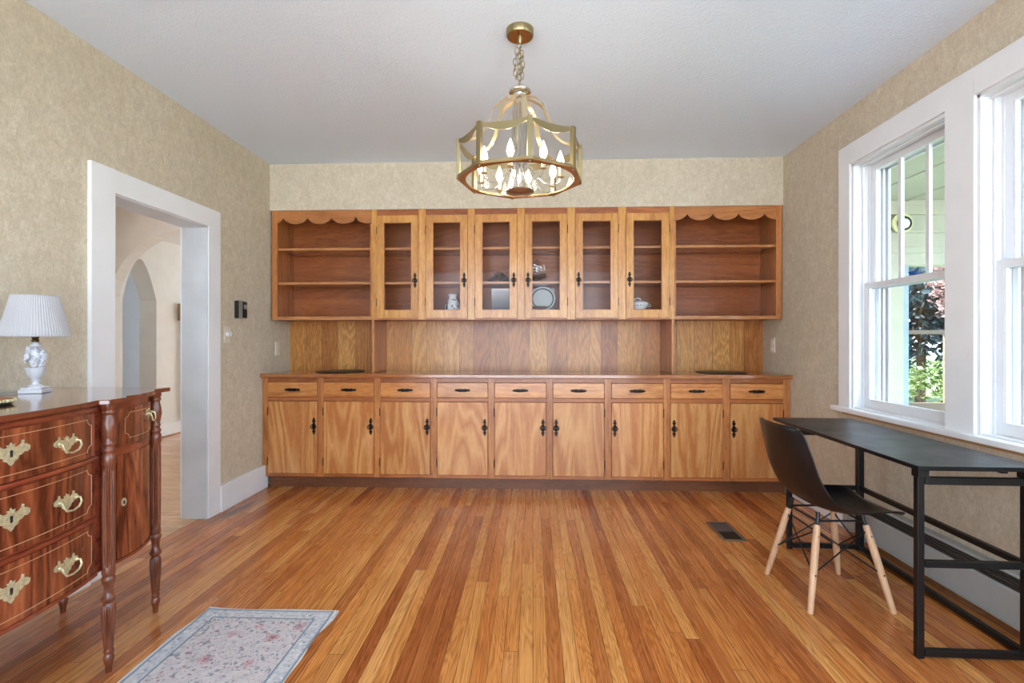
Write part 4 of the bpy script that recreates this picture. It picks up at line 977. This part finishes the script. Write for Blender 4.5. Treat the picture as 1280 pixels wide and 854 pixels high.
for k in range(8):
    # post: flat bar, outer face tangential
    p = Vector(pol(k, 1, 0))-Vector((CX, CYc, 0)); rad = p.normalized(); tan = Vector((-rad.y, rad.x, 0))
    def bp(a, r, z): v = rad*r+tan*a; return (CX+v.x, CYc+v.y, z)
    w, d0, d1 = .0115, R8-.014, R8+.004
    m = MB(); m.add([bp(a, r, zz) for a in (-w, w) for r in (d0, d1) for zz in (ZB-.002, ZT)], [(0,1,3,2),(4,6,7,5),(0,4,5,1),(2,3,7,6),(0,2,6,4),(1,5,7,3)])
    m.build('post', M['gold'], cd, L, bev=.0015)
    m = MB().ell(bp(0, R8-.004, ZB-.008), (.005, .005, .005), 8, 6); m.build('finial', M['gold'], cd, L, smooth=True)
    # top rail between posts with a bowed lower edge
    a_, b_ = Vector(pol(k, R8-.002, 0)), Vector(pol(k+1, R8-.002, 0)); n_ = ((a_+b_)/2-Vector((CX, CYc, 0))).normalized()
    def rail(u, v, d):
        q = a_.lerp(b_, u); low = .010+.026*math.sin(PI*u); z_ = ZT-.002-.010*math.sin(PI*u)-low*(1-v)
        return (q.x-n_.x*(d), q.y-n_.y*(d), z_)
    MB().grid(rail, 20, 1, .004).build('top_rail', M['gold'], cd, L, smooth=True)
    g0, g1 = a_.lerp(b_, .04), a_.lerp(b_, .96)
    m = MB(); m.add([(q.x-n_.x*d, q.y-n_.y*d, zz) for q in (g0, g1) for d in (.006, .0085) for zz in (ZB+.004, ZT-.03)], [(0,1,3,2),(4,6,7,5),(0,4,5,1),(2,3,7,6),(0,2,6,4),(1,5,7,3)])
    m.build('glass_panel', M['lampglass'], cd, L)
    # strap: bell curve from hub out to the post head
    prof = [(.030, 2.400), (.065, 2.392), (.100, 2.375), (.130, 2.345), (.145, 2.300), (.155, 2.260), (.178, 2.225), (.210, 2.200), (.250, 2.188), (.292, 2.180)]
    V = []; F = []; wd = .012
    for (r, zz) in prof:
        for a in (-wd, wd):
            for dz in (-.0012, .0012): V.append(bp(a, r, zz+dz) if r > .16 else bp(a, r+dz, zz+dz))
    for i in range(len(prof)-1):
        q = 4*i; F += [(q, q+4, q+6, q+2), (q+1, q+3, q+7, q+5), (q, q+1, q+5, q+4), (q+2, q+6, q+7, q+3)]
    MB().add(V, F+[(0, 2, 3, 1), (len(V)-4, len(V)-3, len(V)-1, len(V)-2)]).build('strap', M['goldpale'], cd, L, smooth=True)
# bottom plate: octagon outside, round opening inside
m = MB(); n = 64; V = []
for i in range(n):
    a = A0+2*PI*i/n; loc_a = (2*PI*i/n) % (PI/4)-PI/8; ro = R8*1.0*math.cos(PI/8)/math.cos(loc_a)
    for r, zz in ((ro+.004, ZB), (ro+.004, ZB-.004), (.262, ZB-.004), (.262, ZB)): V.append((CX+r*math.sin(a), CYc-r*math.cos(a), zz))
F = []
for i in range(n):
    j = (i+1) % n
    for q in range(4): F.append((4*i+q, 4*i+(q+1) % 4, 4*j+(q+1) % 4, 4*j+q))
m.add(V, F).build('bottom_plate', M['copper'], cd, L)
m = MB(); V = []
for i in range(n):
    a = A0+2*PI*i/n; loc_a = (2*PI*i/n) % (PI/4)-PI/8; ro = R8*1.0*math.cos(PI/8)/math.cos(loc_a)
    for r, zz in ((ro+.005, ZB+.001), (ro+.005, ZB+.012), (ro-.001, ZB+.012), (ro-.001, ZB+.001)): V.append((CX+r*math.sin(a), CYc-r*math.cos(a), zz))
m.add(V, F).build('bottom_rail', M['gold'], cd, L)
# glass rod column
for k in range(14):
    a = 2*PI*k/14
    MB().tube([(CX+r*math.cos(a), CYc+r*math.sin(a), zz) for r, zz in ((.026, 2.39), (.032, 2.34), (.034, 2.25), (.034, 2.12), (.036, 2.06), (.044, 2.01), (.058, 1.965), (.064, 1.952))], .0055, 8).build('glass_rod', M['rodglass'], cd, L, smooth=True)
MB().tube([(CX, CYc, 2.415), (CX, CYc, 1.955)], .005, 10).build('stem', M['chrome'], cd, L, smooth=True)
MB().lathe([(.001, 1.953), (.066, 1.953), (.070, 1.949), (.066, 1.944), (.04, 1.938), (.001, 1.935)], (CX, CYc, 0), 36).build('bottom_disc', plain('bronzed_disc', (170, 150, 132), .2, .9), cd, L, smooth=True)
for k in range(8):
    da = math.radians(-20.7-0)  # lights sit between the posts
    def q(r, z): return pol(k, r, z, da)
    arm = MB().tube([q(.036, 2.075), q(.06, 2.055), q(.085, 2.015), (q(.11, 1.985)), q(.14, 1.970), q(.17, 1.972), q(.19, 1.985), q(.197, 2.002)], .0042, 8).build('arm', M['rodglass'], cd, L, smooth=True)
    c = q(.197, 0)
    MB().lathe([(.004, 2.0), (.016, 2.004), (.018, 2.008), (.010, 2.010)], c, 16).build('drip_cup', M['goldpale'], arm, L, smooth=True)
    MB().lathe([(.0095, 2.010), (.0095, 2.048), (.007, 2.050)], c, 16).build('candle_sleeve', M['goldpale'], arm, L, smooth=True)
    MB().lathe([(.006, 2.049), (.012, 2.058), (.0165, 2.073), (.0155, 2.088), (.010, 2.106), (.004, 2.122), (.001, 2.130)], c, 16).build('candle_bulb', M['bulb'], arm, L, smooth=True)

# ------------------------------------------------------------------ outside the windows
struct(MB().box(XO, 60, -20, 60, -.5, -.4).build('ground', M['soil']))
PE = 5.2
struct(MB().box(XO, 5.0, 3.0, PE+.2, -.4, -.02).build('trim_7', M['bluegrey']))
# porch ceiling with board grooves, end beam and frieze
pc = MB().box(XO, 5.0, 3.0, PE+.2, 2.62, 2.7)
for k in range(5): pc.box(XO+.45+k*.5, XO+.47+k*.5, 3.0, PE, 2.608, 2.62)
pcr = struct(pc.build('ceiling_porch', M['creamdk']))
pb = MB().box(XO, 5.0, PE, PE+.12, 1.98, 2.62).box(XO, 5.0, PE-.02, PE, 2.30, 2.33).box(XO, 5.0, PE-.04, PE, 2.48, 2.62).box(XO, 5.0, PE-.015, PE, 2.10, 2.16)
struct(pb.build('wall_porch', M['cream'], bev=.003))
struct(MB().box(3.56, 3.69, PE-.02, PE+.10, -.02, 2.0).box(4.9, 5.0, PE-.02, PE+.1, -.02, 2.0).build('trim_8', M['cream'], bev=.003))
struct(MB().box(3.70, 3.755, PE, PE+.08, -.02, 1.98).build('trim_9', M['bluegrey'], bev=.003))  # side strip of the column; cool light put into its blue-grey colour
sf = MB().box(3.756, 4.9, PE+.02, PE+.06, .50, .60).box(3.756, 4.9, PE+.02, PE+.06, 1.29, 1.33).box(4.13, 4.165, PE+.02, PE+.06, .6, 1.29)
sfo = struct(sf.build('window_5', M['brownframe'], bev=.002))
MB().box(XO, 3.56, PE+.0, PE+.1, -.02, 2.0).build('siding', M['cream'], pcr)
ln_ = thing('porch_lantern', 'round yellow backed lamp with a dark ring under the porch beam seen through the window', 'lamp', (3.66, PE-.045, 2.40)); L = ln_.location[:]
MB().tube([(3.655, PE-.041, 2.39), (3.655, PE-.06, 2.39)], .10, 32).build('back_plate', M['yellow'], ln_, L, smooth=True)
MB().tube([(3.665+.062*math.cos(2*PI*i/24), PE-.07, 2.385+.062*math.sin(2*PI*i/24)) for i in range(24)], .008, 8, closed=True).build('dark_ring', M['dark'], ln_, L, smooth=True)
MB().ell((3.665, PE-.062, 2.385), (.052, .04, .052), 18, 12).build('globe', M['whitegloss'], ln_, L, smooth=True)
bl = MB().lathe([(.006, 0), (.026, .002), (.034, .012), (.036, .018), (.028, .018), (.01, .008)], (0, 0, 0), 24).build('blue_dish', M['blueglass'], None, (0, 0, 0), smooth=True)
bl.location = (XR+.071, 2.90, 1.591); bl.scale = (.5, 1, 1.2); tag(bl, 'tiny blue glass dish resting on the meeting rail of the far window', 'dish')

def foliage(name, label, cat, c, r, n, mat, leaf=.05, trunk=True, seed=1, group=None):
    rr = random.Random(seed); t_ = thing(name, label, cat, (c[0], c[1], -.4), group=group); L = t_.location[:]
    m = MB(); V = []; F = []
    blobs = [(Vector((rr.gauss(0, .45), rr.gauss(0, .45), rr.gauss(0, .45))), rr.uniform(.3, .6)) for _ in range(14)]
    for i in range(n):
        b, br_ = rr.choice(blobs); d = Vector((rr.gauss(0, 1), rr.gauss(0, 1), rr.gauss(0, 1))).normalized()*br_*rr.random()**.3
        p = b+d; p = Vector((c[0]+p.x*r[0], c[1]+p.y*r[1], max(-.38, c[2]+p.z*r[2])))
        u = Vector((rr.gauss(0, 1), rr.gauss(0, 1), rr.gauss(0, 1))).normalized(); w = u.orthogonal().normalized(); s = leaf*rr.uniform(.6, 1.3)
        q = len(V); V += [p-u*s, p+w*s*.5, p+u*s, p-w*s*.5]; F.append((q, q+1, q+2, q+3))
    me = bpy.data.meshes.new('foliage'); me.from_pydata([tuple(v-Vector(L)) for v in V], [], F); me.materials.append(mat)
    o_ = bpy.data.objects.new('foliage', me); COL.objects.link(o_); o_.parent = t_
    if trunk:
        tb = MB(); base = (c[0], c[1], -.4); tb.tube([base, (c[0]+.05, c[1], c[2]*.5), (c[0], c[1]+.05, c[2])], [.12, .09, .05], 10)
        for k in range(9):
            a = rr.uniform(0, 6.28); tb.tube([(c[0], c[1], c[2]*.5+k*.05), (c[0]+r[0]*.4*math.cos(a), c[1]+r[1]*.4*math.sin(a), c[2]+rr.uniform(-.3, .6)*r[2]*.5), (c[0]+r[0]*.8*math.cos(a), c[1]+r[1]*.8*math.sin(a), c[2]+rr.uniform(-.2, .9)*r[2])], [.04, .025, .008], 6)
        tb.build('trunk', M['bark'], t_, L, smooth=True)
    return t_
foliage('hedge', 'sunlit green leafy hedge outside beyond the porch', 'hedge', (6.2, 9.9, .05), (2.2, .7, .75), 9000, M['leafgreen'], .07, False, 2)
foliage('evergreen_tree', 'blue green evergreen tree beyond the green hedge seen through the porch', 'tree', (9.8, 13.2, 2.4), (3.8, 2.2, 3.0), 30000, M['leafblue'], .13, True, 5)
foliage('maple_tree', 'dark red leaved tree at the right of the view through the porch', 'tree', (7.75, 8.7, 1.9), (.85, .8, 1.6), 10000, M['leafred'], .055, True, 9)

# ------------------------------------------------------------------ light
w = bpy.data.worlds.new('world'); bpy.context.scene.world = w; w.use_nodes = True
bg = w.node_tree.nodes['Background']; bg.inputs[0].default_value = (.68, .84, 1.0, 1); bg.inputs[1].default_value = 5.0
sun = bpy.data.lights.new('sun', 'SUN'); sun.energy = 22; sun.angle = math.radians(1); sun.color = (1, .97, .92)
so = bpy.data.objects.new('sun', sun); COL.objects.link(so); so.rotation_euler = Vector((.62, -.35, -.72)).to_track_quat('-Z', 'Y').to_euler()
struct(MB().box(-14, 12, -26, Y0-.22, -.2, -.06).build('floor_bounce_slab', plain('pale_bounce_grey', (214, 214, 214), .8, var=.02)))  # unseen pale slab added to bounce sunlight up onto the ceiling
def portal(name, locn, rot, sx, sy):
    l = bpy.data.lights.new(name, 'AREA'); l.shape = 'RECTANGLE'; l.size = sx; l.size_y = sy; l.cycles.is_portal = True
    o_ = bpy.data.objects.new(name, l); COL.objects.link(o_); o_.location = locn; o_.rotation_euler = rot
portal('portal_rear', ((RX0+RX1)/2, Y0-.16, (RZ0+RZ1)/2), (PI/2, 0, 0), RX1-RX0, RZ1-RZ0)
for nm, (a, b) in (('a', W1), ('b', W2), ('c', W3)): portal('portal_'+nm, (XO+.01, (a+b)/2, (WZ0+WZ1)/2), (0, PI/2, 0), WZ1-WZ0, b-a)

# ------------------------------------------------------------------ camera
cam = bpy.data.cameras.new('camera'); co_ = bpy.data.objects.new('camera', cam); COL.objects.link(co_)
co_.location = (0, 0, H); co_.rotation_euler = (PI/2, 0, .0416)
cam.sensor_width = 36; cam.lens = 36*630/1280; cam.shift_y = (425.5-427)/1280*1.0*-1*-1; cam.clip_start = .05
sc = bpy.context.scene; sc.camera = co_
sc.view_settings.view_transform = 'Standard'; sc.view_settings.look = 'None'; sc.view_settings.gamma = 1
sc.view_settings.use_curve_mapping = False; sc.view_settings.exposure = 0.68
sc.cycles.max_bounces = 10; sc.cycles.transparent_max_bounces = 24; sc.cycles.diffuse_bounces = 6
sc.cycles.sample_clamp_indirect = 6
